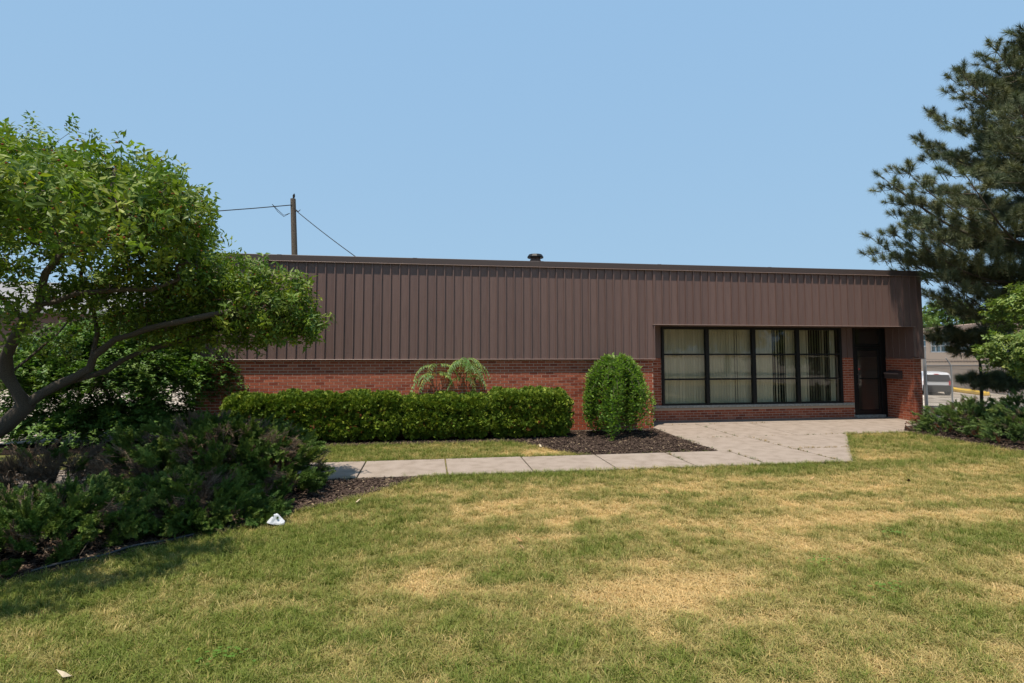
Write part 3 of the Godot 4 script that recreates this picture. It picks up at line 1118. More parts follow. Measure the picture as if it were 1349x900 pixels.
func big_bush() -> void:
	var g := RandomNumberGenerator.new()
	g.seed = 23
	var base := at(165, 571, 12.2)
	base.y = SOIL - 0.05
	var t := thing("leafy_bush", "large rounded green bush in tiers of leaves at the building's left corner", "bush", base)
	var lines := [[Vector3.ZERO, Vector3(0, 0.3, 0)]]
	for i in 11:
		var a := TAU * i / 11.0 + g.randf() * 0.4
		var r := g.randf_range(0.5, 1.5)
		lines.append([Vector3(0, 0.1, 0), Vector3(cos(a) * r * 0.3, 0.5, sin(a) * r * 0.3), Vector3(cos(a) * r * 0.7, 1.2, sin(a) * r * 0.7), Vector3(cos(a) * r, 1.9, sin(a) * r)])
	var targets := []
	for i in 1150:
		var p := in_ball(g, 0.5)
		p.y = absf(p.y) if g.randf() < 0.62 else p.y
		var ty := 1.2 + p.y * (1.5 if p.y > 0 else 1.0)
		ty = lerpf(ty, roundf(ty / 0.3) * 0.3, 0.75)  # foliage in tiers
		targets.append(Vector3(p.x * 2.75, ty, p.z * 1.55))
	for i in 220:  # low skirt towards the front
		var p := in_ball(g)
		targets.append(Vector3(p.x * 2.6, 0.2 + absf(p.y) * 0.55, 0.5 + p.z * 1.0))
	for i in 90:  # right-hand spread towards the brick wall
		var p := in_ball(g)
		targets.append(Vector3(2.2 + p.x * 0.75, 1.25 + p.y * 0.42, 0.1 + p.z * 0.6))
	var s := grow(lines, targets, 0.2, 0.08, g)
	part(t, "stem", limbs_mesh(s, 0.10, 0.003), M.bark)
	var cl := [leaf_cluster(8, 0.07, 0.042, 0.05, 0.85, 5), leaf_cluster(9, 0.065, 0.038, 0.06, 0.8, 6)]
	leafy(t, "foliage", cl, M.leaf, s, 12, 0.22, 2.0, Color(0.075, 0.145, 0.028), Color(0.16, 0.26, 0.055), Vector2(1.0, 1.5), g)

func plume(seed_: int, length: float, leafy_: bool) -> ArrayMesh:
	# a feathery juniper spray along +y: a stem with ranked branchlets clad in thin scale leaves
	var g := RandomNumberGenerator.new()
	g.seed = seed_
	var b := Mb.new()
	var bend := Vector3(0.28, 0, 0.08)
	var stem := func(k: float) -> Vector3: return Vector3.UP * length * k + bend * length * k * k * 0.6
	var n := 15
	for i in n:
		var k := 0.12 + 0.88 * i / (n - 1.0)
		var p: Vector3 = stem.call(k)
		var ln := length * lerpf(0.42, 0.10, k) * g.randf_range(0.7, 1.15)
		var a := (0.0 if i % 2 else PI) + g.randf_range(-0.7, 0.7)
		var d := Vector3(cos(a) * 0.75, 0.75, sin(a) * 0.75).normalized()
		var pieces := 4 if leafy_ else 2
		var q := p
		for j in pieces:
			var d2 := (d + Vector3(g.randf() - 0.5, g.randf() * 0.4, g.randf() - 0.5) * 0.6).normalized()
			var e := q + d2 * ln / pieces
			var w := (0.011 if leafy_ else 0.0035) * (1.0 - 0.15 * j)
			for r in 2:
				var side := d2.cross(Vector3(sin(a + r * 1.6), 0.2, cos(a + r * 1.6))).normalized() * w
				b.tri(q - side, e, q + side)
				if leafy_:
					b.tri(q - side * 0.4 + d2 * 0.006, q + side * 2.4 + d2 * ln / pieces * 0.8, q + side * 0.4)
					b.tri(q - side * 0.4, q - side * 2.4 + d2 * ln / pieces * 0.8, q + side * 0.4 + d2 * 0.006)
			q = e
	var w2 := 0.004
	for i in 3:
		var p: Vector3 = stem.call(i / 3.0)
		var q: Vector3 = stem.call((i + 1) / 3.0)
		b.quad(p + Vector3(w2, 0, 0), p - Vector3(w2, 0, 0), q - Vector3(w2, 0, 0), q + Vector3(w2, 0, 0))
		b.quad(p + Vector3(0, 0, w2), p - Vector3(0, 0, w2), q - Vector3(0, 0, w2), q + Vector3(0, 0, w2))
	return b.mesh()

var plumes := []
var dead_plumes := []

func juniper(called: String, label: String, cx: float, cz: float, rx: float, rz: float, h: float, count: int, dead: float, seed_: int, col := Color(0.066, 0.125, 0.02), size := 1.0, lump := 0.22) -> void:
	var g := RandomNumberGenerator.new()
	g.seed = seed_
	var t := thing(called, label, "shrub", Vector3(cx, SOIL, cz), "low junipers" if cx < 0 else "low evergreens by the fence")
	var lumps := FastNoiseLite.new()
	lumps.seed = seed_
	lumps.frequency = 1.1
	var lines := [[Vector3(0, 0, 0), Vector3(0, 0.12, 0)]]
	var targets := []
	for i in 70:
		var p := in_ball(g, 0.5)
		targets.append(Vector3(p.x * rx, absf(p.y) * h * 0.8 + 0.05, p.z * rz))
	var s := grow(lines, targets, 0.2, 0.08, g)
	part(t, "branches", limbs_mesh(s, 0.05, 0.004), M.grey_wood)
	var where := [[], []]
	var tints := [PackedColorArray(), PackedColorArray()]
	var dw := []
	var dt := PackedColorArray()
	for i in count / 8:
		# a fan of sprays that leaves one bough end
		var a := g.randf() * TAU
		var y := pow(g.randf(), 0.8)
		var r := sqrt(maxf(0.0, 1.0 - y * y))
		var u := Vector3(cos(a) * r, y, sin(a) * r)
		var layer := 1.0 - 0.40 * pow(g.randf(), 1.5)
		var n := lumps.get_noise_3d(cx + u.x * rx * 1.3, u.y * h * 1.3, cz + u.z * rz * 1.3)
		var k := layer * (1.0 + lump * 1.7 * n)
		var p := Vector3(u.x * rx, 0.05 + u.y * h, u.z * rz) * k
		p.y = maxf(p.y, 0.03)
		var main := (u * Vector3(1.0, 0.25, 1.0) + Vector3.UP * g.randf_range(0.05, 0.5) + in_ball(g) * 0.5).normalized()
		var patch := lumps.get_noise_3d((p.x + cx) * 1.7 + 40.0, p.y * 1.7, (p.z + cz) * 1.7)
		var bare := patch > 0.32 - dead or layer < 0.68 or g.randf() < 0.04
		var tone := col.lerp(Color(0.17, 0.23, 0.04), pow(g.randf(), 2.5))
		for j in 8:
			var d := (main + in_ball(g) * 0.62).normalized()
			var tr := Transform3D(aim(d, g.randf() * TAU).scaled_local(Vector3.ONE * g.randf_range(0.5, 1.0) * size), p + in_ball(g) * 0.05 - d * 0.10 * size)
			if bare:
				dw.append(tr)
				dt.append(jitter_color(Color(0.185, 0.135, 0.095), g, 0.35, 0.08))
			else:
				var w := g.randi() % 2
				where[w].append(tr)
				tints[w].append(jitter_color(tone, g, 0.22, 0.10))
	for i in 2:
		if where[i].size(): scatter(t, "foliage", plumes[i], M.needle, where[i], tints[i])
	if dw.size(): scatter(t, "dead_twigs", dead_plumes[0], M.twig, dw, dt)

func junipers() -> void:
	plumes = [plume(1, 0.24, true), plume(2, 0.28, true)]
	dead_plumes = [plume(3, 0.24, false)]
	juniper("juniper_shrub", "tallest mounded juniper with brown dead patches beside the sidewalk", -2.85, -8.05, 1.45, 1.25, 0.93, 7600, 0.26, 41)
	juniper("juniper_shrub", "dark green juniper at the lawn edge nearest the white rag", -2.70, -6.85, 0.95, 0.75, 0.42, 3200, 0.12, 42)
	juniper("juniper_shrub", "feathery dark green juniper hanging over the black plastic edging", -3.85, -6.25, 1.15, 0.95, 0.42, 3000, 0.03, 43)
	juniper("juniper_shrub", "dark juniper in the left corner nearest the camera", -5.0, -5.05, 1.35, 1.0, 0.50, 3000, 0.0, 44)
	juniper("juniper_shrub", "low green juniper left of the dead one behind the front row", -5.9, -7.0, 1.1, 0.8, 0.36, 2000, 0.05, 45)
	juniper("dead_juniper", "leafless grey brown juniper under the spreading tree's trunk", -5.0, -8.2, 1.4, 0.9, 0.55, 2600, 0.75, 46)
	juniper("dead_juniper", "bare dead juniper in front of the large green bush on the far left", -7.2, -8.7, 1.5, 0.9, 0.5, 2200, 0.65, 47)
	# one spray of the tall juniper has turned orange
	var t: Node3D = get_node("juniper_shrub")
	var g := RandomNumberGenerator.new()
	g.seed = 60
	var where := []
	var tints := PackedColorArray()
	for i in 26:
		var p := at(362 + g.randfn() * 9.0, 603 + g.randfn() * 9.0, 7.25) - t.position
		where.append(Transform3D(aim(Vector3(0.5, 0.7, 0.35) + in_ball(g) * 0.4, g.randf() * TAU).scaled_local(Vector3.ONE * g.randf_range(0.4, 0.8)), p))
		tints.append(jitter_color(Color(0.20, 0.075, 0.02), g, 0.3, 0.1))
	var o := scatter(t, "dead_spray", plumes[0], M.needle, where, tints)
	o.set_meta("label", "dead orange brown spray")

# ------------------------------------------------------------------ plants in front of the building
func yew_sprig(seed_: int) -> ArrayMesh:
	var g := RandomNumberGenerator.new()
	g.seed = seed_
	var b := Mb.new()
	for sidek in 3:
		var tilt: float = [0.0, 0.7, -0.7][sidek]
		var ln: float = [0.062, 0.05, 0.05][sidek]
		var ax := Vector3(sin(tilt), cos(tilt), g.randf_range(-0.3, 0.3)).normalized()
		for i in 8:
			var k := 0.15 + 0.85 * i / 7.0
			for s: float in [-1.0, 1.0]:
				var d := (ax.cross(Vector3(0, 0.3, 1)).normalized() * s + ax * 0.8 + Vector3(0, 0, g.randf_range(-0.35, 0.35))).normalized()
				var p := ax * ln * k
				var w := d.cross(Vector3(g.randf_range(-0.4, 0.4), 0.3, 1)).normalized() * 0.0045
				b.tri(p - w, p + d * 0.026 * (1.15 - 0.4 * k), p + w)
	return b.mesh()

var sprigs := []

func hedge(label: String, x0: float, x1: float, h: float, seed_: int) -> void:
	var g := RandomNumberGenerator.new()
	g.seed = seed_
	var z0 := -12.85
	var z1 := -11.86
	var c := Vector3((x0 + x1) / 2, SOIL, (z0 + z1) / 2)
	var t := thing("yew_hedge", label, "hedge", c, "clipped yew hedges under the brick wall")
	var hx := (x1 - x0) / 2
	var hz := (z1 - z0) / 2
	var nz := FastNoiseLite.new()
	nz.seed = seed_
	nz.frequency = 1.5
	nz.fractal_octaves = 3
	var lines := []
	var k := -hx + 0.3
	var targets := []
	for i in int(hx * 2 / 0.28):
		targets.append(Vector3(-hx + 0.15 + i * 0.28 + g.randf() * 0.15, g.randf_range(0.3, h * 0.8), g.randf_range(-0.3, 0.3)))
		targets.append(Vector3(-hx + 0.15 + i * 0.28 + g.randf() * 0.15, g.randf_range(0.3, h * 0.9), g.randf_range(0.0, 0.4)))
	lines.append([Vector3(-hx + 0.3, 0, 0), Vector3(-hx + 0.3, 0.08, 0)])
	while k < hx - 0.2:
		lines.append([Vector3(k, 0.04, 0), Vector3(k + 0.2, 0.05, 0.05), Vector3(k + 0.25, 0.45, 0.0)])
		k += 0.45
	var s := grow(lines, targets, 0.2, 0.06, g)
	part(t, "stems", limbs_mesh(s, 0.03, 0.004), M.bark)
	var where := [[], [], []]
	var tints := [PackedColorArray(), PackedColorArray(), PackedColorArray()]
	for i in int(hx * 2.0 * 1900.0):
		# a clump of shoots on the shell of a box with rounded shoulders; every third one lies deeper
		var p := Vector3.ZERO
		var nn := Vector3.ZERO
		var pick := g.randf()
		if pick < 0.42:
			p = Vector3(g.randf_range(-hx, hx), g.randf_range(0.08, h), hz); nn = Vector3(0, 0.15, 1)
		elif pick < 0.80:
			p = Vector3(g.randf_range(-hx, hx), h, g.randf_range(-hz, hz)); nn = Vector3(0, 1, 0.1)
		elif pick < 0.88:
			p = Vector3(g.randf_range(-hx, hx), g.randf_range(0.3, h), -hz); nn = Vector3(0, 0.15, -1)
		else:
			var sd := 1.0 if g.randf() < 0.5 else -1.0
			p = Vector3(sd * hx, g.randf_range(0.08, h), g.randf_range(-hz, hz)); nn = Vector3(sd, 0.15, 0)
		var rr := 0.30
		var q := Vector3(clampf(p.x, -hx + rr, hx - rr), clampf(p.y, 0.0, h - rr), clampf(p.z, -hz + rr, hz - rr))
		var v := p - q
		if v.length() > rr:
			p = q + v.normalized() * rr
			nn = v.normalized()
		nn = nn.normalized()
		var bump := nz.get_noise_3d(p.x + c.x, p.y, p.z) * 0.13 + g.randf_range(-0.035, 0.035)
		bump -= 0.12 * smoothstep(0.35, 0.0, p.y)
		var deep := i % 2 == 0
		p += nn * (bump - (g.randf_range(0.08, 0.34) if deep else 0.05))
		var tone := Color(0.105, 0.172, 0.014).lerp(Color(0.26, 0.315, 0.030), pow(g.randf(), 1.9))
		var size := g.randf_range(0.6, 0.95) * (1.35 if deep else 1.0)
		for shoot in 9:
			var d := (nn * 0.8 + Vector3.UP * 0.45 + in_ball(g) * 1.0).normalized()
			var w := g.randi() % 3
			where[w].append(Transform3D(aim(d, g.randf() * TAU).scaled_local(Vector3.ONE * size * g.randf_range(0.65, 1.0)), p + in_ball(g) * 0.035))
			tints[w].append(jitter_color(tone, g, 0.22, 0.1))
	for i in 3:
		scatter(t, "foliage", sprigs[i], M.needle, where[i], tints[i])

func front_plants() -> void:
	sprigs = [yew_sprig(1), yew_sprig(2), yew_sprig(3)]
	hedge("longest clipped yew hedge, running out from behind the junipers", -4.3, -0.55, 1.06, 71)
	hedge("middle clipped yew hedge below the drooping compound-leaved saplings", -0.6, 1.36, 1.0, 72)
	hedge("clipped yew hedge at the right end beside the weeping shrub", 1.3, 3.22, 1.09, 73)
	weeping_shrub()
	sapling("sapling", "short sapling with drooping compound leaves behind the hedge, left of a taller one", 0.16, -12.93, 1.66, 8, 81)
	sapling("sapling", "taller sapling with drooping compound leaves rising behind the hedge", 0.86, -12.9, 1.82, 17, 82)

func weeping_shrub() -> void:
	var g := RandomNumberGenerator.new()
	g.seed = 91
	var base := Vector3(4.33, SOIL, -12.25)
	var t := thing("weeping_shrub", "weeping shrub with a dome of hanging green shoots beside the hedge", "shrub", base)
	var b := Mb.new()
	b.tube(PackedVector3Array([Vector3(0.02, -0.05, 0), Vector3(0, 0.5, 0.02), Vector3(-0.03, 1.0, 0), Vector3(0.0, 1.5, 0), Vector3(0, 1.72, 0)]), PackedFloat32Array([0.05, 0.04, 0.04, 0.045, 0.02]), 8)
	part(t, "trunk", b.mesh(), M.bark)
	var shoots := Mb.new()
	var where := [[], []]
	var tints := [PackedColorArray(), PackedColorArray()]
	for i in 112:
		var a := g.randf() * TAU
		var r := (0.75 + 0.07 * sin(a * 3.0 + 1.0) + 0.05 * sin(a * 7.0)) * sqrt(g.randf_range(0.05, 1.08))
		var top := 1.82 - 0.35 * pow(r / 0.63, 2.0) - 0.3 * pow(r / 0.79, 6.0) + g.randf_range(-0.12, 0.08)
		var foot := g.randf_range(0.04, 0.5) if cos(a) < 0.1 else g.randf_range(0.1, 0.8)
		if cos(a) > 0.2 and g.randf() < 0.5: foot = g.randf_range(0.3, 0.95)
		if r < 0.4: foot = g.randf_range(0.7, 1.3)
		var pts := PackedVector3Array()
		var rad := PackedFloat32Array()
		var dir := Vector3(cos(a), 0, sin(a))
		for k in 5:
			var q := k / 4.0
			pts.append(Vector3(0, 1.62, 0).lerp(dir * r + Vector3(0, top, 0), q) + Vector3.UP * 0.12 * sin(q * PI))
		foot = minf(foot, top - 0.25)
		var n := int((top - foot) / 0.14) + 1
		for k in n:
			pts.append(dir * (r + 0.05 * sin(k * 0.5) + g.randf_range(-0.02, 0.02)) + Vector3(g.randf_range(-0.02, 0.02), lerpf(top, foot, (k + 1.0) / n), g.randf_range(-0.02, 0.02)))
		for k in pts.size(): rad.append(lerpf(0.006, 0.002, float(k) / pts.size()))
		shoots.tube(pts, rad, 3, false)
		for k in range(2, pts.size() - 1):
			for j in 5:
				var p := pts[k].lerp(pts[k + 1], g.randf()) + in_ball(g) * 0.035
				var d := (dir * 0.7 + Vector3.DOWN * 0.7 + in_ball(g) * 0.8).normalized()
				var w := g.randi() % 2
				where[w].append(Transform3D(aim(d, g.randf() * TAU).scaled_local(Vector3.ONE * g.randf_range(0.7, 1.2)), p))
				tints[w].append(jitter_color(Color(0.12, 0.215, 0.03).lerp(Color(0.24, 0.36, 0.07), pow(g.randf(), 2.0)), g, 0.25, 0.1))
	part(t, "shoots", shoots.mesh(), M.grey_wood)
	var cl := [leaf_cluster(3, 0.085, 0.046, 0.05, 0.1, 15), leaf_cluster(3, 0.075, 0.04, 0.06, 0.1, 16)]
	for i in 2:
		scatter(t, "foliage", cl[i], M.leaf, where[i], tints[i])

func sapling(called: String, label: String, x: float, z: float, h: float, fronds: int, seed_: int) -> void:
	var g := RandomNumberGenerator.new()
	g.seed = seed_
	var t := thing(called, label, "sapling", Vector3(x, SOIL, z), "saplings behind the hedge")
	var b := Mb.new()
	b.tube(PackedVector3Array([Vector3(0, -0.03, 0), Vector3(0.03, h * 0.5, 0.02), Vector3(0.0, h, 0.03)]), PackedFloat32Array([0.014, 0.011, 0.006]), 6)
	part(t, "stem", b.mesh(), M.grey_wood)
	for i in fronds:
		var m: StandardMaterial3D = M.leaf.duplicate()
		m.vertex_color_use_as_albedo = false
		var c := jitter_color(Color(0.062, 0.14, 0.042), g, 0.3, 0.1)
		m.albedo_color = c.linear_to_srgb()
		b = Mb.new()
		var a := g.randf_range(-0.5, PI + 0.5) if i % 3 else g.randf() * TAU
		var y0 := h * g.randf_range(0.72, 1.0)
		var ln := g.randf_range(0.5, 0.8)
		var out := Vector3(cos(a), 0, sin(a) * 0.5 + 0.15).normalized()
		var pts := PackedVector3Array()
		var rad := PackedFloat32Array()
		for k in 13:
			var q := k / 12.0
			pts.append(Vector3(0, y0, 0.02) + out * ln * 0.78 * sin(q * 1.35) + Vector3.UP * (0.42 * q - 0.95 * q * q) * ln)
			rad.append(lerpf(0.004, 0.0015, q))
		b.tube(pts, rad, 4, false)
		for k in range(2, 12):
			var d := (pts[k + 1] - pts[k - 1]).normalized()
			for s: float in [-1.0, 1.0]:
				var side := d.cross(Vector3.UP).normalized() * s
				var ld := (side + d * 0.45 + Vector3.DOWN * g.randf_range(0.25, 0.8)).normalized()
				leaf(b, pts[k], ld, (Vector3.UP + d * 0.3 + in_ball(g) * 0.4).normalized(), 0.135 * (1.15 - 0.5 * k / 12.0), 0.04, 0.15, 0.2)
		part(t, "frond", b.mesh(), m)

# ------------------------------------------------------------------ plants on the right
func needle_tuft(seed_: int, count: int, length: float, bud: bool) -> ArrayMesh:
	var g := RandomNumberGenerator.new()
	g.seed = seed_
	var b := Mb.new()
	b.colored = true
	b.tint = Color(1, 1, 1)
	for i in count:
		var a := i * 2.39996
		var k := (i + 0.5) / count
		var h := 0.10 * k
		var open := lerpf(1.75, 0.2, k)
		var d := Vector3(cos(a) * sin(open), cos(open), sin(a) * sin(open)) + Vector3(g.randf() - 0.5, g.randf() - 0.5, g.randf() - 0.5) * 0.3
		d = d.normalized()
		var p := Vector3(0, h, 0)
		var w := d.cross(Vector3(g.randf() - 0.5, g.randf() - 0.5, g.randf() - 0.5)).normalized() * 0.0050
		b.tri(p - w, p + d * length * g.randf_range(0.75, 1.1), p + w)
	b.tint = Color(1.9, 1.2, 1.0)
	b.tube(PackedVector3Array([Vector3(0, -0.16, 0), Vector3(0, 0.12, 0)]), PackedFloat32Array([0.008, 0.006]), 4)
	if bud:
		b.tint = Color(3.6, 1.3, 0.5)
		for i in 4:
			var a := i * 1.6
			var o := Vector3(cos(a) * 0.025, 0.10, sin(a) * 0.025)
			b.tube(PackedVector3Array([o, o + Vector3(0, 0.02, 0), o + Vector3(0, 0.05, 0)]), PackedFloat32Array([0.008, 0.014, 0.004]), 5)
	return b.mesh()

var tufts := []

func pine_reach(y: float) -> float:
	var k := [[0.0, 2.6], [3.1, 2.9], [3.6, 3.1], [4.2, 4.2], [5.4, 3.8], [6.9, 2.9], [8.2, 2.2], [9.1, 1.5], [10.2, 0.5], [20.0, 0.2]]
	for i in k.size() - 1:
		if y < k[i + 1][0]:
			return lerpf(k[i][1], k[i + 1][1], (y - k[i][0]) / (k[i + 1][0] - k[i][0]))
	return 0.2

func needles(t: Node3D, spots: Array, g: RandomNumberGenerator) -> void:
	var where := [[], [], []]
	var tints := [PackedColorArray(), PackedColorArray(), PackedColorArray()]
	for q in spots:
		var w := 2 if g.randf() < 0.3 else g.randi() % 2
		where[w].append(Transform3D(aim(q[1], g.randf() * TAU).scaled_local(Vector3.ONE * g.randf_range(0.85, 1.3)), q[0]))
		tints[w].append(jitter_color(Color(0.085, 0.107, 0.056).lerp(Color(0.165, 0.178, 0.085), pow(g.randf(), 1.6)), g, 0.25, 0.1))
	for i in 3:
		scatter(t, "needles", tufts[i], M.needle, where[i], tints[i])

func pine() -> void:
	var g := RandomNumberGenerator.new()
	g.seed = 131
	var base := Vector3(16.2, SOIL - 0.05, -11.7)
	var t := thing("pine_tree", "tall dark pine tree with spreading boughs at the right edge", "tree", base)
	var b := Mb.new()
	var trunk := PackedVector3Array()
	var tr := PackedFloat32Array()
	for i in 11:
		trunk.append(Vector3(0.1 * sin(i * 0.7), i, 0.1 * cos(i * 0.9)))
		tr.append(lerpf(0.24, 0.03, i / 10.0))
	b.tube(trunk, tr, 12)
	var spots := []
	var y := 3.1
	while y < 10.0:
		var n := 10
		for i in n + (2 if y > 3.8 and y < 5.2 else 0):
			var a := TAU * i / n + y * 1.7 + g.randf_range(-0.3, 0.3)
			var y0 := y + g.randf_range(-0.18, 0.18) + (0.45 if i % 3 == 0 else 0.0)
			var ln := pine_reach(y0) * (g.randf_range(0.85, 1.12) if i % 3 else g.randf_range(0.45, 0.75))
			if i >= n:  # boughs reaching over the corner of the building
				a = PI + [0.10, 0.30][i - n]
				ln = pine_reach(y0) * [1.0, 0.92][i - n]
			var rise := lerpf(-0.12, 0.75, clampf((y0 - 1.0) / 12.0, 0.0, 1.0)) + g.randf_range(-0.08, 0.12)
			var out := Vector3(cos(a), 0, sin(a))
			var side := Vector3(-sin(a), 0, cos(a))
			var pts := PackedVector3Array()
			var rad := PackedFloat32Array()
			var m := 7
			for k in m:
				var q := k / (m - 1.0)
				pts.append(out * ln * q + Vector3.UP * (y0 + ln * (rise * q * 0.75 + 0.22 * q * q - 0.12 * sin(q * PI))) + side * 0.12 * sin(q * 4.0 + i))
				rad.append(lerpf(0.045 * ln / 4.0 + 0.012, 0.007, q))
			b.tube(pts, rad, 5, false)
			# side shoots
			var q := 0.26
			while q < 1.0:
				var f := q * (m - 1)
				var p := pts[int(f)].lerp(pts[mini(int(f) + 1, m - 1)], f - int(f))
				for s: float in [-1.0, 1.0]:
					var sl := minf(1.15, ln * 0.42 * (1.15 - q) + 0.22) * g.randf_range(0.6, 1.1)
					var d := (out * 0.75 + side * s * 0.95 + Vector3.UP * g.randf_range(0.0, 0.5)).normalized()
					var e := p + d * sl
					b.tube(PackedVector3Array([p, p.lerp(e, 0.5) - Vector3.UP * 0.03, e]), PackedFloat32Array([0.009, 0.007, 0.005]), 3, false)
					var steps := int(sl / 0.105) + 1
					for k in steps:
						var r := 1.0 - k * 0.105 / sl
						if r < 0.25: break
						var off := Vector3.ZERO if k == 0 else in_ball(g) * 0.10
						spots.append([p.lerp(e, r) + off, (d * 0.7 + Vector3.UP * (0.5 if k == 0 else 0.9) + in_ball(g) * 0.5)])
				q += 0.085 + 0.04 * g.randf()
			spots.append([pts[m - 1], out + Vector3.UP * 0.6])
			spots.append([pts[m - 1] + in_ball(g) * 0.12, out + Vector3.UP * 0.9])
		y += 0.98
	part(t, "trunk", b.mesh(), M.bark)
	needles(t, spots, g)

func young_pine() -> void:
	var g := RandomNumberGenerator.new()
	g.seed = 141
	var base := at(1293, 540, 16.6)
	base.y = SOIL - 0.05
	var t := thing("young_pine", "small thin-trunked pine standing in front of the chain-link fence", "tree", base)
	var b := Mb.new()
	var P := func(px: float, py: float, d: float) -> Vector3: return at(px, py, d) - base
	b.tube(PackedVector3Array([Vector3.ZERO, P.call(1293, 500, 16.6), P.call(1291, 476, 16.6), P.call(1283, 466, 16.6), P.call(1272, 455, 16.6), P.call(1250, 446, 16.6)]), PackedFloat32Array([0.05, 0.042, 0.036, 0.03, 0.022, 0.012]), 7)
	var spots := []
	for q in [[1252, 445, 26, 8, 70], [1285, 446, 28, 9, 80], [1275, 462, 22, 6, 45], [1312, 440, 20, 12, 50], [1240, 437, 10, 6, 18], [1292, 503, 22, 8, 70], [1322, 505, 26, 11, 110], [1345, 500, 20, 12, 70]]:
		var c: Vector3 = P.call(q[0], q[1], 16.4)
		b.tube(PackedVector3Array([P.call(1291, clampf(q[1] + 8, 455, 515), 16.6), c]), PackedFloat32Array([0.018, 0.008]), 4, false)
		for i in q[4]:
			var o := in_ball(g) * Vector3(q[2] / 43.0, q[3] / 43.0, 0.5)
			spots.append([c + o, (o + Vector3.UP * 0.3 + in_ball(g) * 0.5)])
	part(t, "trunk", b.mesh(), M.bark)
	needles(t, spots, g)

func right_plants() -> void:
	tufts = [needle_tuft(1, 80, 0.17, false), needle_tuft(2, 90, 0.19, false), needle_tuft(3, 76, 0.17, true)]
	pine()
	young_pine()
	# broad-leaved shrub in front of the pine
	var g := RandomNumberGenerator.new()
	g.seed = 151
	var base := at(1385, 585, 12.4)
	base.y = SOIL - 0.05
	var t := thing("broadleaf_shrub", "bright green broad-leaved shrub in front of the pine at the right edge", "shrub", base)
	var lines := [[Vector3.ZERO, Vector3(0, 0.6, 0), Vector3(-0.05, 1.2, 0), Vector3(0, 2.0, 0)]]
	var targets := []
	for q in [[1335, 415, 12.2, Vector3(0.45, 0.4, 0.5), 60], [1332, 465, 12.0, Vector3(0.55, 0.5, 0.6), 110], [1390, 400, 12.4, Vector3(0.9, 0.7, 0.8), 120], [1400, 480, 12.2, Vector3(0.9, 0.7, 0.8), 110], [1348, 392, 12.3, Vector3(0.3, 0.25, 0.3), 20]]:
		var c := at(q[0], q[1], q[2]) - base
		for i in q[4]: targets.append(c + in_ball(g, 0.2) * q[3])
	var s := grow(lines, targets, 0.18, 0.07, g)
	part(t, "stem", limbs_mesh(s, 0.06, 0.003), M.bark)
	leafy(t, "foliage", [leaf_cluster(8, 0.075, 0.05, 0.08, 0.7, 21), leaf_cluster(7, 0.08, 0.052, 0.07, 0.65, 22)], M.leaf, s, 7, 0.14, 0.8, Color(0.15, 0.22, 0.05), Color(0.27, 0.34, 0.10), Vector2(0.75, 1.2), g)
	juniper("spreading_yew", "low spreading evergreen at the corner of the entrance paving", 12.75, -11.3, 1.15, 1.0, 0.70, 4600, 0.05, 161, Color(0.15, 0.23, 0.065), 0.55, 0.2)
	juniper("spreading_yew", "low spreading evergreen with pale stones at its foot", 12.7, -9.9, 1.1, 1.0, 0.70, 4200, 0.03, 162, Color(0.14, 0.215, 0.065), 0.55, 0.2)
	juniper("spreading_yew", "evergreen behind the low spreading ones, under the bright green shrub", 14.1, -11.0, 1.2, 1.2, 0.85, 3000, 0.02, 163, Color(0.15, 0.24, 0.06), 0.6, 0.2)
	# dead orange shoots at the front foot of the low evergreen
	var y: Node3D = get_node("spreading_yew")
	var where := []
	var tints := PackedColorArray()
	for i in 46:
		var p := Vector3(-1.15 + g.randf() * 0.5, g.randf_range(0.02, 0.22), g.randf_range(-0.7, 1.6))
		where.append(Transform3D(aim(Vector3(-0.5, 0.6, 0.5) + in_ball(g) * 0.6, g.randf() * TAU).scaled_local(Vector3.ONE * g.randf_range(0.35, 0.7)), p))
		tints.append(jitter_color(Color(0.17, 0.06, 0.025), g, 0.3, 0.1))
	scatter(y, "dead_spray", plumes[0], M.needle, where, tints)
	for i in 3:
		var b := Mb.new()
		b.bevel_box(Vector3(-0.16, 0, -0.06), Vector3(0.16, 0.07, 0.06), 0.025)
		for k in b.v.size(): b.v[k] += Vector3(sin(b.v[k].z * 40.0 + i), cos(b.v[k].x * 17.0 + i), sin(b.v[k].x * 23.0)) * 0.008
		var o := part(self, "edging_stone", b.mesh(), M.stone)
		o.position = [at(1252, 579, 14.6), at(1262, 581, 14.5), at(1297, 588, 13.8)][i]
		o.position.y = SOIL
		o.rotation.y = 0.9 + i * 0.3
		meta(o, ["pale flat stone at the foot of the low evergreen, left of its twin", "pale flat stone just right of another one, at the evergreen's foot", "pale flat stone lying nearest the right edge of the picture"][i], "stone", "stones along the bed")

# ------------------------------------------------------------------ beyond the plot
func wire(parent: Node, called: String, a: Vector3, c: Vector3, sag: float, r: float) -> MeshInstance3D:
	var b := Mb.new()
	var pts := PackedVector3Array()
	var rad := PackedFloat32Array()
	for i in 17:
		var k := i / 16.0
		pts.append(a.lerp(c, k) - Vector3.UP * sag * 4.0 * k * (1.0 - k))
		rad.append(r)
	b.tube(pts, rad, 5, false)
	return part(parent, called, b.mesh(), M.wire)

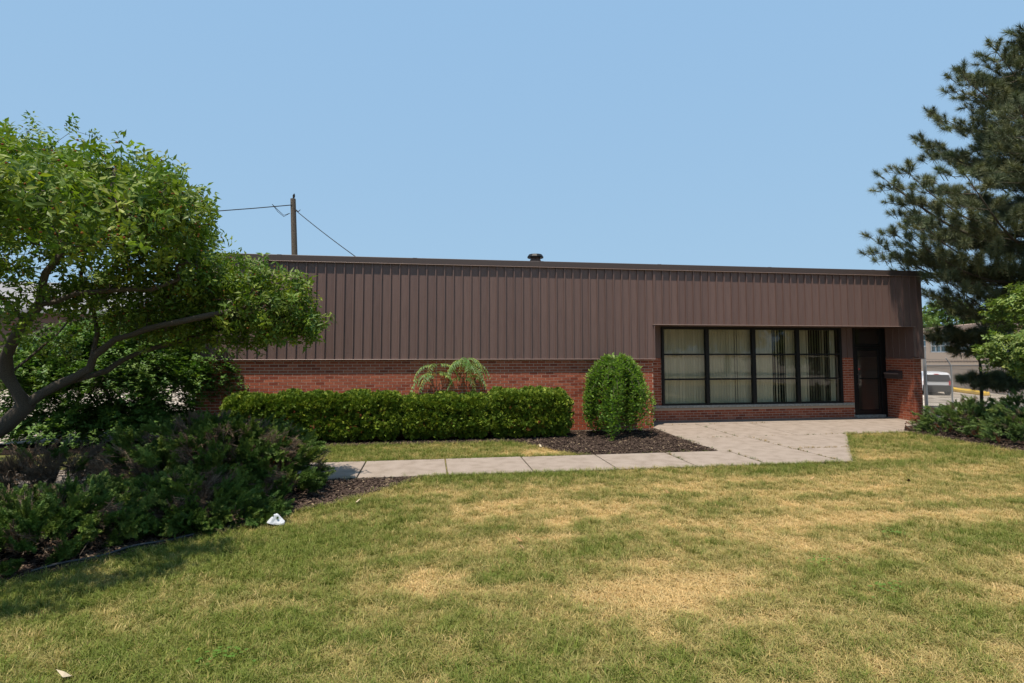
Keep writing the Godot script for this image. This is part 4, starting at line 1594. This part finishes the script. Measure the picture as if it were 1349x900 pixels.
func background() -> void:
	# utility pole behind the roof
	var foot := Vector3(-5.63, -0.1, -25.0)
	var t := thing("utility_pole", "leaning grey wooden utility pole rising behind the roof", "utility pole", foot)
	var b := Mb.new()
	var top := Vector3(-0.425, 8.83, 0)
	b.tube(PackedVector3Array([Vector3.ZERO, top * 0.5, top]), PackedFloat32Array([0.16, 0.135, 0.112]), 14)
	part(t, "shaft", b.mesh(), M.grey_wood)
	b = Mb.new()
	b.tube(PackedVector3Array([top, top + Vector3(0.03, 0.08, 0), top + Vector3(0.03, 0.16, 0), top + Vector3(0.05, 0.24, 0)]), PackedFloat32Array([0.02, 0.05, 0.055, 0.015]), 8)
	part(t, "top_pin", b.mesh(), M.wire)
	b = Mb.new()
	for k in 2:
		b.tube(PackedVector3Array([top + Vector3(-0.85, -0.30, 0.1), top + Vector3(-0.6, -0.55 - 0.08 * k, 0.1), top + Vector3(-0.35, -0.78 - 0.06 * k, 0.1), top + Vector3(-0.1, -0.68, 0.1)]), PackedFloat32Array([0.012, 0.012, 0.012, 0.012]), 5)
	b.tube(PackedVector3Array([top + Vector3(0.1, -0.45, 0.1), top + Vector3(0.25, -0.6, 0.1), top + Vector3(0.35, -0.5, 0.1)]), PackedFloat32Array([0.012, 0.03, 0.012]), 5)
	part(t, "drip_loops", b.mesh(), M.wire)
	var tw := foot + top
	meta(wire(self, "overhead_wire", tw + Vector3(0, -0.3, 0.1), Vector3(-32.0, 7.3, -24.0), 0.7, 0.022), "black overhead cable running left from the utility pole", "cable")
	meta(wire(self, "overhead_wire", tw + Vector3(0.1, -0.5, 0.1), Vector3(-0.7, 4.05, -20.0), 0.12, 0.018), "black service cable dropping right from the pole to the roof", "cable")
	meta(wire(self, "overhead_wire", at(1150, 420, 60.0), at(1300, 372, 46.0), 0.6, 0.03), "upper of two dark cables beside the building's right corner", "cable")
	meta(wire(self, "overhead_wire", at(1150, 420, 60.0) - Vector3(0, 0.2, 0), at(1300, 385, 46.0), 0.5, 0.03), "lower of two dark cables beside the building's right corner", "cable")
	fence()
	far_building()
	car()
	far_house()
	far_trees()

func fence() -> void:
	var a := Vector3(17.5, 0, -17.0)
	var t := thing("chain_link_fence", "chain-link fence with barbed wire arms beside the building", "fence", Vector3(a.x, -0.1, a.z))
	var b := Mb.new()
	b.tube(PackedVector3Array([Vector3(0, 0, 0), Vector3(0, 2.18, 0), Vector3(0, 2.2, 0)]), PackedFloat32Array([0.055, 0.055, 0.04]), 12)
	part(t, "post", b.mesh(), M.galvanized).set_meta("label", "tall thick galvanized end post")
	for i in 5:
		b = Mb.new()
		var x := 1.08 + i * 2.4
		b.tube(PackedVector3Array([Vector3(x, 0, 0), Vector3(x, 1.52, 0), Vector3(x - 0.13, 1.72, 0.0), Vector3(x - 0.2, 1.8, 0)]), PackedFloat32Array([0.026, 0.026, 0.02, 0.015]), 8)
		part(t, "post", b.mesh(), M.galvanized)
	for y in [1.53, 0.08]:
		b = Mb.new()
		b.tube(PackedVector3Array([Vector3(0, y, 0), Vector3(12, y, 0)]), PackedFloat32Array([0.02, 0.02]), 7)
		part(t, "rail", b.mesh(), M.fence_wire)
	b = Mb.new()  # barbed strand
	var pts := PackedVector3Array()
	var rad := PackedFloat32Array()
	for i in 121:
		pts.append(Vector3(i * 0.1, 1.66 + 0.004 * (i % 2), 0))
		rad.append(0.013)
	b.tube(pts, rad, 4, false)
	for i in 90:
		b.tube(PackedVector3Array([Vector3(0.07 + i * 0.13, 1.63, 0.02), Vector3(0.09 + i * 0.13, 1.70, -0.02)]), PackedFloat32Array([0.006, 0.006]), 3, false)
	part(t, "barbed_wire", b.mesh(), M.wire)
	# woven mesh
	b = Mb.new()
	var w := 0.065
	var n := int(12.0 / w)
	for i in range(-22, n):
		for s in [0, 1]:
			var x0 := i * w
			var p0 := Vector3(x0, 0.08, 0.004 * (1 - 2 * s))
			var p1 := Vector3(x0 + 1.45, 1.53, 0.004 * (1 - 2 * s))
			if s: p0.y = 1.53; p1.y = 0.08
			if p0.x < 0.0:
				p0 = p0.lerp(p1, -p0.x / 1.45)
			if p1.x > 12.0:
				p1 = p1.lerp(p0, (p1.x - 12.0) / (p1.x - p0.x))
			b.tube(PackedVector3Array([p0, p1]), PackedFloat32Array([0.0065, 0.0065]), 3, false)
	part(t, "wire_mesh", b.mesh(), M.fence_wire)

func far_building() -> void:
	var p1 := Vector3(49.4, 0, -48.1)
	var p2 := Vector3(43.9, 0, -36.4)
	var dir := (p2 - p1).normalized()   # towards the camera side
	var o0 := p1 - dir * 14.0
	var length := 46.0
	var t := thing("far_building", "beige one-storey building with white-framed windows across the lot", "building", Vector3(o0.x, -1.7, o0.z))
	t.basis = Basis(dir, Vector3.UP, dir.cross(Vector3.UP))
	var b := Mb.new()
	b.box(Vector3(0, 0, -12), Vector3(length, 3.62, 0))
	b.box(Vector3(0, 5.45, -12), Vector3(length, 5.9, 0))
	b.box(Vector3(0, 3.62, -12), Vector3(length, 5.45, -0.3))
	var k := 0.0
	while k < length:
		b.box(Vector3(k, 3.62, -0.3), Vector3(k + 0.9, 5.45, 0))
		k += 4.9
	part(t, "wall", b.mesh(), M.beige_wall)
	for i in 4:
		b = Mb.new()
		b.box(Vector3(0, 0.55 + 0.78 * i, 0.001), Vector3(length, 0.59 + 0.78 * i, 0.012))
		part(t, "course_line", b.mesh(), M.beige_band)
	b = Mb.new()
	b.bevel_box(Vector3(-0.3, 5.5, -12.2), Vector3(length + 0.3, 6.0, 0.5), 0.05)
	part(t, "roof_edge", b.mesh(), M.beige_band)
	k = 0.9
	while k + 4.0 <= length:
		var win := Node3D.new()
		win.name = "window"
		t.add_child(win, true)
		b = Mb.new()
		for j in 5: b.box(Vector3(k + j * 0.98, 3.62, -0.2), Vector3(k + 0.09 + j * 0.98, 5.45, -0.06))
		for j in 4: b.box(Vector3(k, 3.62 + j * 0.585, -0.18), Vector3(k + 4.0, 3.70 + j * 0.585, -0.065))
		part(win, "frame", b.mesh(), M.white_paint)
		for j in 4:
			for r in 3:
				b = Mb.new()
				var x0 := k + 0.09 + j * 0.98
				var y0 := 3.70 + r * 0.585
				b.box(Vector3(x0, y0, -0.17), Vector3(x0 + 0.89, y0 + 0.505, -0.14))
				part(win, "pane", b.mesh(), M.teal_glass)
		k += 4.9
	# yellow painted kerb pieces along the far edge of the lot
	for i in 3:
		b = Mb.new()
		b.bevel_box(Vector3(-2.3, 0, -0.22), Vector3(2.3, 0.34, 0.22), 0.09)
		var o := part(self, "parking_kerb", b.mesh(), M.yellow_paint)
		var c := at([1228, 1259, 1279][i], 517, [47.0, 45.0, 42.5][i])
		o.position = Vector3(c.x, ground_height(c.x, c.z) - 0.02, c.z)
		o.basis = Basis(dir, Vector3.UP, dir.cross(Vector3.UP))
		meta(o, ["yellow painted kerb behind the white vehicle", "yellow painted kerb just right of the white vehicle", "yellow painted kerb nearest the young pine"][i], "kerb", "yellow kerbs across the lot")

func car() -> void:
	var c := at(1223, 517, 43.0)
	c.y = ground_height(c.x, c.z)
	var t := thing("parked_car", "white sport utility vehicle parked beyond the chain-link fence", "car", c)
	t.rotation.y = -0.55
	# length along z, rear towards +z
	var prof := [[-2.3, 0.35], [-2.3, 0.85], [-2.1, 1.0], [-1.2, 1.1], [-0.6, 1.62], [-0.2, 1.74], [1.9, 1.70], [2.15, 1.55], [2.3, 1.05], [2.32, 0.55], [2.25, 0.35]]
	var b := Mb.new()
	for i in prof.size():
		var a: Array = prof[i]
		var d: Array = prof[(i + 1) % prof.size()]
		var wa: float = 0.95 if a[1] < 1.15 else 0.95 - (a[1] - 1.15) * 0.33
		var wd: float = 0.95 if d[1] < 1.15 else 0.95 - (d[1] - 1.15) * 0.33
		b.quad(Vector3(-wa, a[1], a[0]), Vector3(wa, a[1], a[0]), Vector3(wd, d[1], d[0]), Vector3(-wd, d[1], d[0]))
		for s: float in [-1.0, 1.0]:
			b.tri(Vector3(0.95 * s, 0.8, 0), Vector3(wa * s, a[1], a[0]), Vector3(wd * s, d[1], d[0]))
	part(t, "body", b.mesh(), M.car_white)
	b = Mb.new()
	b.quad(Vector3(-0.86, 1.03, 2.325), Vector3(-0.76, 1.54, 2.19), Vector3(0.76, 1.54, 2.19), Vector3(0.86, 1.03, 2.325))
	part(t, "rear_window", b.mesh(), M.car_dark)
	for s: float in [-1.0, 1.0]:
		b = Mb.new()
		b.quad(Vector3(0.945 * s, 1.12, 1.95), Vector3(0.83 * s, 1.58, 1.75), Vector3(0.83 * s, 1.58, -0.55), Vector3(0.945 * s, 1.12, -1.05))
		part(t, "side_window", b.mesh(), M.car_dark)
		b = Mb.new()
		b.bevel_box(Vector3(0.78 * s - 0.09, 0.75, 2.25), Vector3(0.78 * s + 0.09, 1.1, 2.345), 0.02)
		part(t, "tail_light", b.mesh(), M.red_lens)
		for z in [-1.4, 1.4]:
			b = Mb.new()
			b.tube(PackedVector3Array([Vector3(0.72 * s, 0.35, z), Vector3(0.97 * s, 0.35, z)]), PackedFloat32Array([0.35, 0.35]), 20)
			var wheel := part(t, "wheel", b.mesh(), M.tyre)
			b = Mb.new()
			b.tube(PackedVector3Array([Vector3(0.9 * s, 0.35, z), Vector3(0.98 * s, 0.35, z)]), PackedFloat32Array([0.2, 0.2]), 16)
			part(wheel, "rim", b.mesh(), M.galvanized)
	b = Mb.new()
	b.bevel_box(Vector3(-0.93, 0.28, 2.2), Vector3(0.93, 0.78, 2.42), 0.05)
	part(t, "bumper", b.mesh(), M.car_dark)
	b = Mb.new()
	b.bevel_box(Vector3(-0.15, 1.56, 2.1), Vector3(0.15, 1.61, 2.22), 0.01)
	part(t, "brake_light", b.mesh(), M.red_lens)

func far_house() -> void:
	var t := thing("neighbouring_house", "house with grey roof and brown walls glimpsed behind the spreading tree on the left", "house", Vector3(-25.5, -0.1, -38.0))
	var b := Mb.new()
	b.box(Vector3(-9, 0, -5), Vector3(8, 4.4, 5))
	part(t, "wall", b.mesh(), M.house_brown)
	b = Mb.new()
	for s: float in [-1.0, 1.0]:
		var q := [Vector3(-9.6, 4.3, 5.6 * s), Vector3(-9.6, 6.4, 0), Vector3(8.6, 6.4, 0), Vector3(8.6, 4.3, 5.6 * s)]
		b.quad(q[0], q[1], q[2], q[3])
		b.quad(q[0] - Vector3(0, 0.2, 0), q[1] - Vector3(0, 0.2, 0), q[2] - Vector3(0, 0.2, 0), q[3] - Vector3(0, 0.2, 0))
		b.quad(q[0], q[3], q[3] - Vector3(0, 0.2, 0), q[0] - Vector3(0, 0.2, 0))
	for x in [-9.0, 8.0]: b.tri(Vector3(x, 4.4, -5), Vector3(x, 6.2, 0), Vector3(x, 4.4, 5))
	part(t, "roof", b.mesh(), M.grey_roof)
	for i in 3:
		b = Mb.new()
		b.bevel_box(Vector3(-6.5 + i * 5.0, 1.3, 5.0), Vector3(-5.0 + i * 5.0, 2.7, 5.06), 0.02)
		var w := part(t, "window", b.mesh(), M.white_paint)
		b = Mb.new()
		b.box(Vector3(-6.4 + i * 5.0, 1.4, 5.05), Vector3(-5.1 + i * 5.0, 2.6, 5.075))
		part(w, "pane", b.mesh(), M.teal_glass)

func far_trees() -> void:
	var g := RandomNumberGenerator.new()
	g.seed = 171
	var cl := [leaf_cluster(9, 0.30, 0.2, 0.3, 0.5, 31), leaf_cluster(8, 0.34, 0.22, 0.3, 0.4, 32)]
	for q in [[1248, 398, 84.0, 4.0, "broad green tree standing behind the far beige building"], [1345, 396, 92.0, 4.5, "green tree half hidden by the pine, behind the far building"], [-60, 430, 62.0, 5.0, "tree behind the grey-roofed house at the left edge"], [150, 440, 75.0, 4.5, "distant tree behind the large bush on the left"], [235, 445, 68.0, 4.0, "distant tree just left of the office building"],
			[20.5, 5.0, 19.0, 4.2, "tree across the street behind the viewer, seen only as a reflection in the left panes"], [28.5, 5.2, 21.0, 4.6, "tree across the street behind the viewer, mirrored in the second column of panes"], [36.5, 4.8, 18.0, 4.4, "tree across the street behind the viewer, mirrored in the third column of panes"], [44.0, 5.2, 22.0, 4.8, "tree across the street behind the viewer, mirrored beside the door"]]:
		var c: Vector3 = at(q[0], q[1] + 26, q[2]) if q[0] is int else Vector3(q[0], q[1], q[2])
		var base := Vector3(c.x, ground_height(c.x, c.z) - 0.1, c.z)
		var t := thing("background_tree", q[4], "tree", base, "trees in the background")
		var h := c.y - base.y
		var lines := [[Vector3.ZERO, Vector3(0.1, h * 0.5, 0), Vector3(0, h, 0)]]
		var targets := []
		for i in 170:
			targets.append(Vector3(0, h, 0) + in_ball(g, 0.35) * Vector3(q[3], q[3] * 0.85, q[3]))
		var s := grow(lines, targets, 0.8, 0.3, g)
		part(t, "trunk", limbs_mesh(s, 0.3, 0.02), M.bark)
		leafy(t, "crown", cl, M.leaf, s, 9, 0.9, 0.4, Color(0.10, 0.17, 0.04), Color(0.18, 0.26, 0.06), Vector2(0.8, 1.3), g)

# ------------------------------------------------------------------ grass and small things
func tuft(seed_: int, blades: int, h: float, r: float, lean: float) -> ArrayMesh:
	var g := RandomNumberGenerator.new()
	g.seed = seed_
	var b := Mb.new()
	for i in blades:
		var a := g.randf() * TAU
		var p := Vector3(cos(a), 0, sin(a)) * r * sqrt(g.randf())
		var d := Vector3(cos(a + g.randf_range(-1, 1)), 0, sin(a + g.randf_range(-1, 1)))
		var hh := h * g.randf_range(0.55, 1.15)
		var w := d.cross(Vector3.UP) * g.randf_range(0.0014, 0.0024)
		var l := lean * g.randf_range(0.3, 1.3)
		var m := p + Vector3.UP * hh * 0.6 + d * hh * l * 0.35
		var e := p + Vector3.UP * hh * (1.0 - 0.25 * l) + d * hh * l
		b.quad(p - w, m - w * 0.75, m + w * 0.75, p + w)
		b.tri(m - w * 0.8, e, m + w * 0.8)
	return b.mesh()

func lawn_grass() -> void:
	var g := RandomNumberGenerator.new()
	g.seed = 201
	var tufts_ := [tuft(1, 11, 0.062, 0.03, 0.7), tuft(2, 10, 0.055, 0.034, 1.0), tuft(3, 9, 0.07, 0.028, 0.8), tuft(4, 10, 0.045, 0.036, 1.3)]
	var where := [[], [], [], []]
	var tints := [PackedColorArray(), PackedColorArray(), PackedColorArray(), PackedColorArray()]
	var fwd := Vector2(sin(deg_to_rad(8.67)), -cos(deg_to_rad(8.67)))
	var rt := Vector2(-fwd.y, fwd.x)
	var made := 0
	for i in 470000:
		# even in 1/depth so that nearer ground gets more tufts
		var u := g.randf()
		var depth := pow(lerpf(pow(1.6, 0.72), pow(13.2, 0.72), u), 1.0 / 0.72)
		var lat := g.randf_range(-1.0, 1.0) * (depth * 1.0 if i % 4 else depth + 3.0)
		if g.randf() > 0.42: continue
		var p := fwd * depth + rt * lat
		if not is_grass(p.x + g.randf_range(-0.03, 0.03), p.y + g.randf_range(-0.03, 0.03)): continue
		var d := dryness(p.x, p.y)
		var dry := clampf(pow(d, 1.15) + g.randfn() * 0.20, 0.0, 1.0)
		var c := Color(0.142, 0.182, 0.032).lerp(Color(0.57, 0.405, 0.19), dry)
		var straw := dry > 0.55
		var w := (3 if g.randf() < 0.5 else 1) if straw and d > 0.5 else g.randi() % 4
		var k := g.randf_range(0.7, 1.35) * (1.12 - 0.45 * d) * (1.0 + clampf((depth - 5.0) * 0.04, 0.0, 0.3))
		where[w].append(Transform3D(Basis(Vector3.UP, g.randf() * TAU).rotated(Vector3.RIGHT, g.randf_range(-0.2, 0.2)).scaled_local(Vector3(1.15, k, 1.15)), Vector3(p.x, SOIL - 0.003, p.y)))
		tints[w].append(jitter_color(c, g, 0.2, 0.06))
		made += 1
	# longer grass leaning over the paving edges
	for e in [[-0.1, -8.6, 7.33, -8.6, 520], [7.34, -8.6, 9.86, -11.68, 260], [-4.0, -9.9, 2.8, -9.9, 330], [9.86, -11.58, 11.3, -11.58, 90]]:
		for i in e[4]:
			var u := g.randf()
			var x: float = lerpf(e[0], e[2], u) + g.randfn() * 0.025
			var z: float = lerpf(e[1], e[3], u) + g.randfn() * 0.025
			var d := dryness(x, z)
			var w := g.randi() % 4
			where[w].append(Transform3D(Basis(Vector3.UP, g.randf() * TAU).scaled_local(Vector3(1.2, g.randf_range(0.8, 1.5), 1.2)), Vector3(x, SOIL, z)))
			tints[w].append(jitter_color(Color(0.13, 0.172, 0.032).lerp(Color(0.40, 0.30, 0.13), clampf(d - g.randf() * 0.4, 0.0, 1.0)), g, 0.2, 0.06))
	print("tufts ", made)
	var root := Node3D.new()
	root.name = "grass"
	add_child(root)
	meta(root, "patchy green and straw-coloured lawn grass", "grass", "", "stuff")
	for i in 4:
		scatter(root, "grass_blades", tufts_[i], M.blade, where[i], tints[i])

func small_things() -> void:
	var g := RandomNumberGenerator.new()
	g.seed = 211
	# weeds and dry tufts in the paving joints
	var w := tuft(9, 14, 0.06, 0.025, 1.0)
	var where := []
	var tints := PackedColorArray()
	var runs := [[5.72, -9.85, 5.72, -8.7, 22, 0.5], [7.11, -11.4, 7.15, -8.7, 60, 0.75], [5.6, -11.46, 9.7, -11.5, 46, 0.4], [7.2, -9.9, 8.5, -9.9, 26, 0.8], [4.45, -9.8, 4.45, -8.7, 14, 0.4], [6.88, -13.2, 6.9, -11.6, 10, 0.3], [5.7, -13.27, 11.0, -13.33, 18, 0.4], [5.56, -12.9, 5.56, -10.0, 30, 0.2], [-0.1, -8.58, 0.3, -8.6, 10, 0.2], [3.0, -8.56, 7.2, -8.56, 40, 0.3]]
	for r in runs:
		for i in r[4]:
			var k := g.randf()
			where.append(Transform3D(Basis(Vector3.UP, g.randf() * TAU).scaled_local(Vector3.ONE * g.randf_range(0.35, 1.1)), Vector3(lerpf(r[0], r[2], k) + g.randfn() * 0.01, -0.01 + porch_height(0, lerpf(r[1], r[3], k)), lerpf(r[1], r[3], k) + g.randfn() * 0.01)))
			tints.append(Color(0.30, 0.21, 0.08) if g.randf() < r[5] else Color(0.08, 0.12, 0.025))
	meta(scatter(self, "joint_weeds", w, M.blade, where, tints), "small weeds and dry grass in the paving joints", "weeds")
	# fallen leaves
	var spots := [[684, 712, "curled tan leaf lying upright in the middle of the lawn"], [687, 722, "tan leaf just in front of another curled one on the lawn"], [879, 649, "tan leaf on the lawn below the entrance paving"], [1070, 631, "brown leaf on the lawn near the slanting edge of the paving"], [1197, 634, "dark curled leaf on the dry grass at the right"], [84, 891, "pale leaf near the lower left corner of the lawn"], [712, 588, "pale scrap on the grass strip in front of the hedge"], [1131, 553, "small dark leaf on the paving by the door"], [472, 661, "small pale leaf on the lawn beside the mulch"]]
	for q in spots:
		var p := at(q[0], q[1], 1.0) - Vector3(0, 1.89, 0)
		p = p * (-1.87 / p.y) + Vector3(0, 1.89, 0)
		var b := Mb.new()
		leaf(b, Vector3(-0.04, 0, 0), Vector3.RIGHT, Vector3.UP, 0.09, 0.055, -0.35, -0.3)
		leaf(b, Vector3(-0.04, -0.001, 0), Vector3.RIGHT, Vector3.UP, 0.088, 0.053, -0.34, -0.3)
		var m: StandardMaterial3D = M.chip.duplicate()
		m.vertex_color_use_as_albedo = false
		m.albedo_color = [lin(0.33, 0.20, 0.09), lin(0.42, 0.28, 0.14), lin(0.10, 0.07, 0.05)][spots.find(q) % 2 if not "dark" in q[2] else 2]
		if "pale" in q[2]: m.albedo_color = lin(0.5, 0.42, 0.3)
		var o := part(self, "fallen_leaf", b.mesh(), m)
		o.position = p + Vector3(0, 0.005, 0)
		o.rotation = Vector3(g.randf_range(-0.3, 0.3), g.randf() * TAU, 0.3)
		meta(o, q[2], "leaf", "fallen leaves")
	# broad-leaved weeds in the lawn
	var wi := 0
	for q in [[1160, 779, "clump of broad-leaved weeds in the dry grass at the lower right"], [1178, 706, "broad-leaved weeds in the lawn below the right-hand evergreens"], [292, 868, "small clover clump in the lower left of the lawn"], [1080, 742, "bright green weeds in the lawn right of centre"]]:
		var p := at(q[0], q[1], 1.0) - Vector3(0, 1.89, 0)
		p = p * (-1.9 / p.y) + Vector3(0, 1.89, 0)
		var b := Mb.new()
		for i in 26:
			var o := Vector3(g.randfn() * 0.09, g.randf_range(0.02, 0.05), g.randfn() * 0.05)
			var a := g.randf() * TAU
			leaf(b, o, Vector3(cos(a), 0.2, sin(a)).normalized(), Vector3.UP, 0.035, 0.026, 0.1, 0.2)
			b.tri(o, Vector3(o.x * 0.6 - 0.002, -0.02, o.z * 0.6), Vector3(o.x * 0.6 + 0.002, -0.02, o.z * 0.6))
		var m: StandardMaterial3D = M.leaf.duplicate()
		m.vertex_color_use_as_albedo = false
		m.albedo_color = lin(0.07, 0.16, 0.025)
		var o2 := part(self, "lawn_weed", b.mesh(), m)
		o2.position = p
		meta(o2, q[2], "weed", "weeds in the lawn")
		wi += 1
	# white crumpled rag at the edge of the bed
	var rp := at(355, 690, 1.0) - Vector3(0, 1.89, 0)
	rp = rp * (-1.91 / rp.y) + Vector3(0, 1.89, 0)
	var b := Mb.new()
	var nz := FastNoiseLite.new()
	nz.seed = 4
	nz.frequency = 9.0
	var rows := [[0.03, 0.0], [0.032, 0.035], [0.03, 0.045], [0.098, 0.04], [0.092, 0.058], [0.06, 0.10], [0.028, 0.145], [0.012, 0.155], [0.0, 0.15]]
	var n := 22
	for i in rows.size() - 1:
		for k in n:
			var q := []
			for e in [[i, k], [i + 1, k], [i + 1, k + 1], [i, k + 1]]:
				var a: float = TAU * (e[1] % n) / n
				var r: float = rows[e[0]][0] * (1.0 + 0.25 * sin(a * 3.0 + 1.0) * (1.0 if e[0] < 6 else 0.3))
				var v := Vector3(cos(a) * r, rows[e[0]][1] - 0.02 * sin(a * 2.0) * r / 0.1, sin(a) * r * 0.8)
				v += Vector3.ONE * nz.get_noise_3dv(v) * 0.012
				q.append(v)
			b.quad(q[3], q[2], q[1], q[0])
	var rag := part(self, "cloth_rag", b.mesh(), M.white_cloth)
	rag.position = rp + Vector3(0.09, 0.0, 0.10)
	rag.scale = Vector3.ONE * 0.85
	meta(rag, "white crumpled rag lying where the junipers meet the lawn", "rag")
	# black plastic bed edging
	b = Mb.new()
	var pts := PackedVector3Array()
	var rad := PackedFloat32Array()
	for i in 15:
		var z := lerpf(-5.35, -6.16, i / 14.0)
		pts.append(Vector3(bed_edge(z) - 0.02 + 0.012 * sin(i * 1.3), 0.018 + 0.01 * sin(i * 0.9), z))
		rad.append(0.013)
	b.tube(pts, rad, 8)
	for i in 14:
		b.quad(pts[i], pts[i + 1], pts[i + 1] - Vector3(0.01, 0.1, 0.01), pts[i] - Vector3(0.01, 0.1, 0.01))
	meta(part(self, "garden_edging", b.mesh(), M.black_plastic), "black plastic edging strip between the junipers and the grass", "edging")
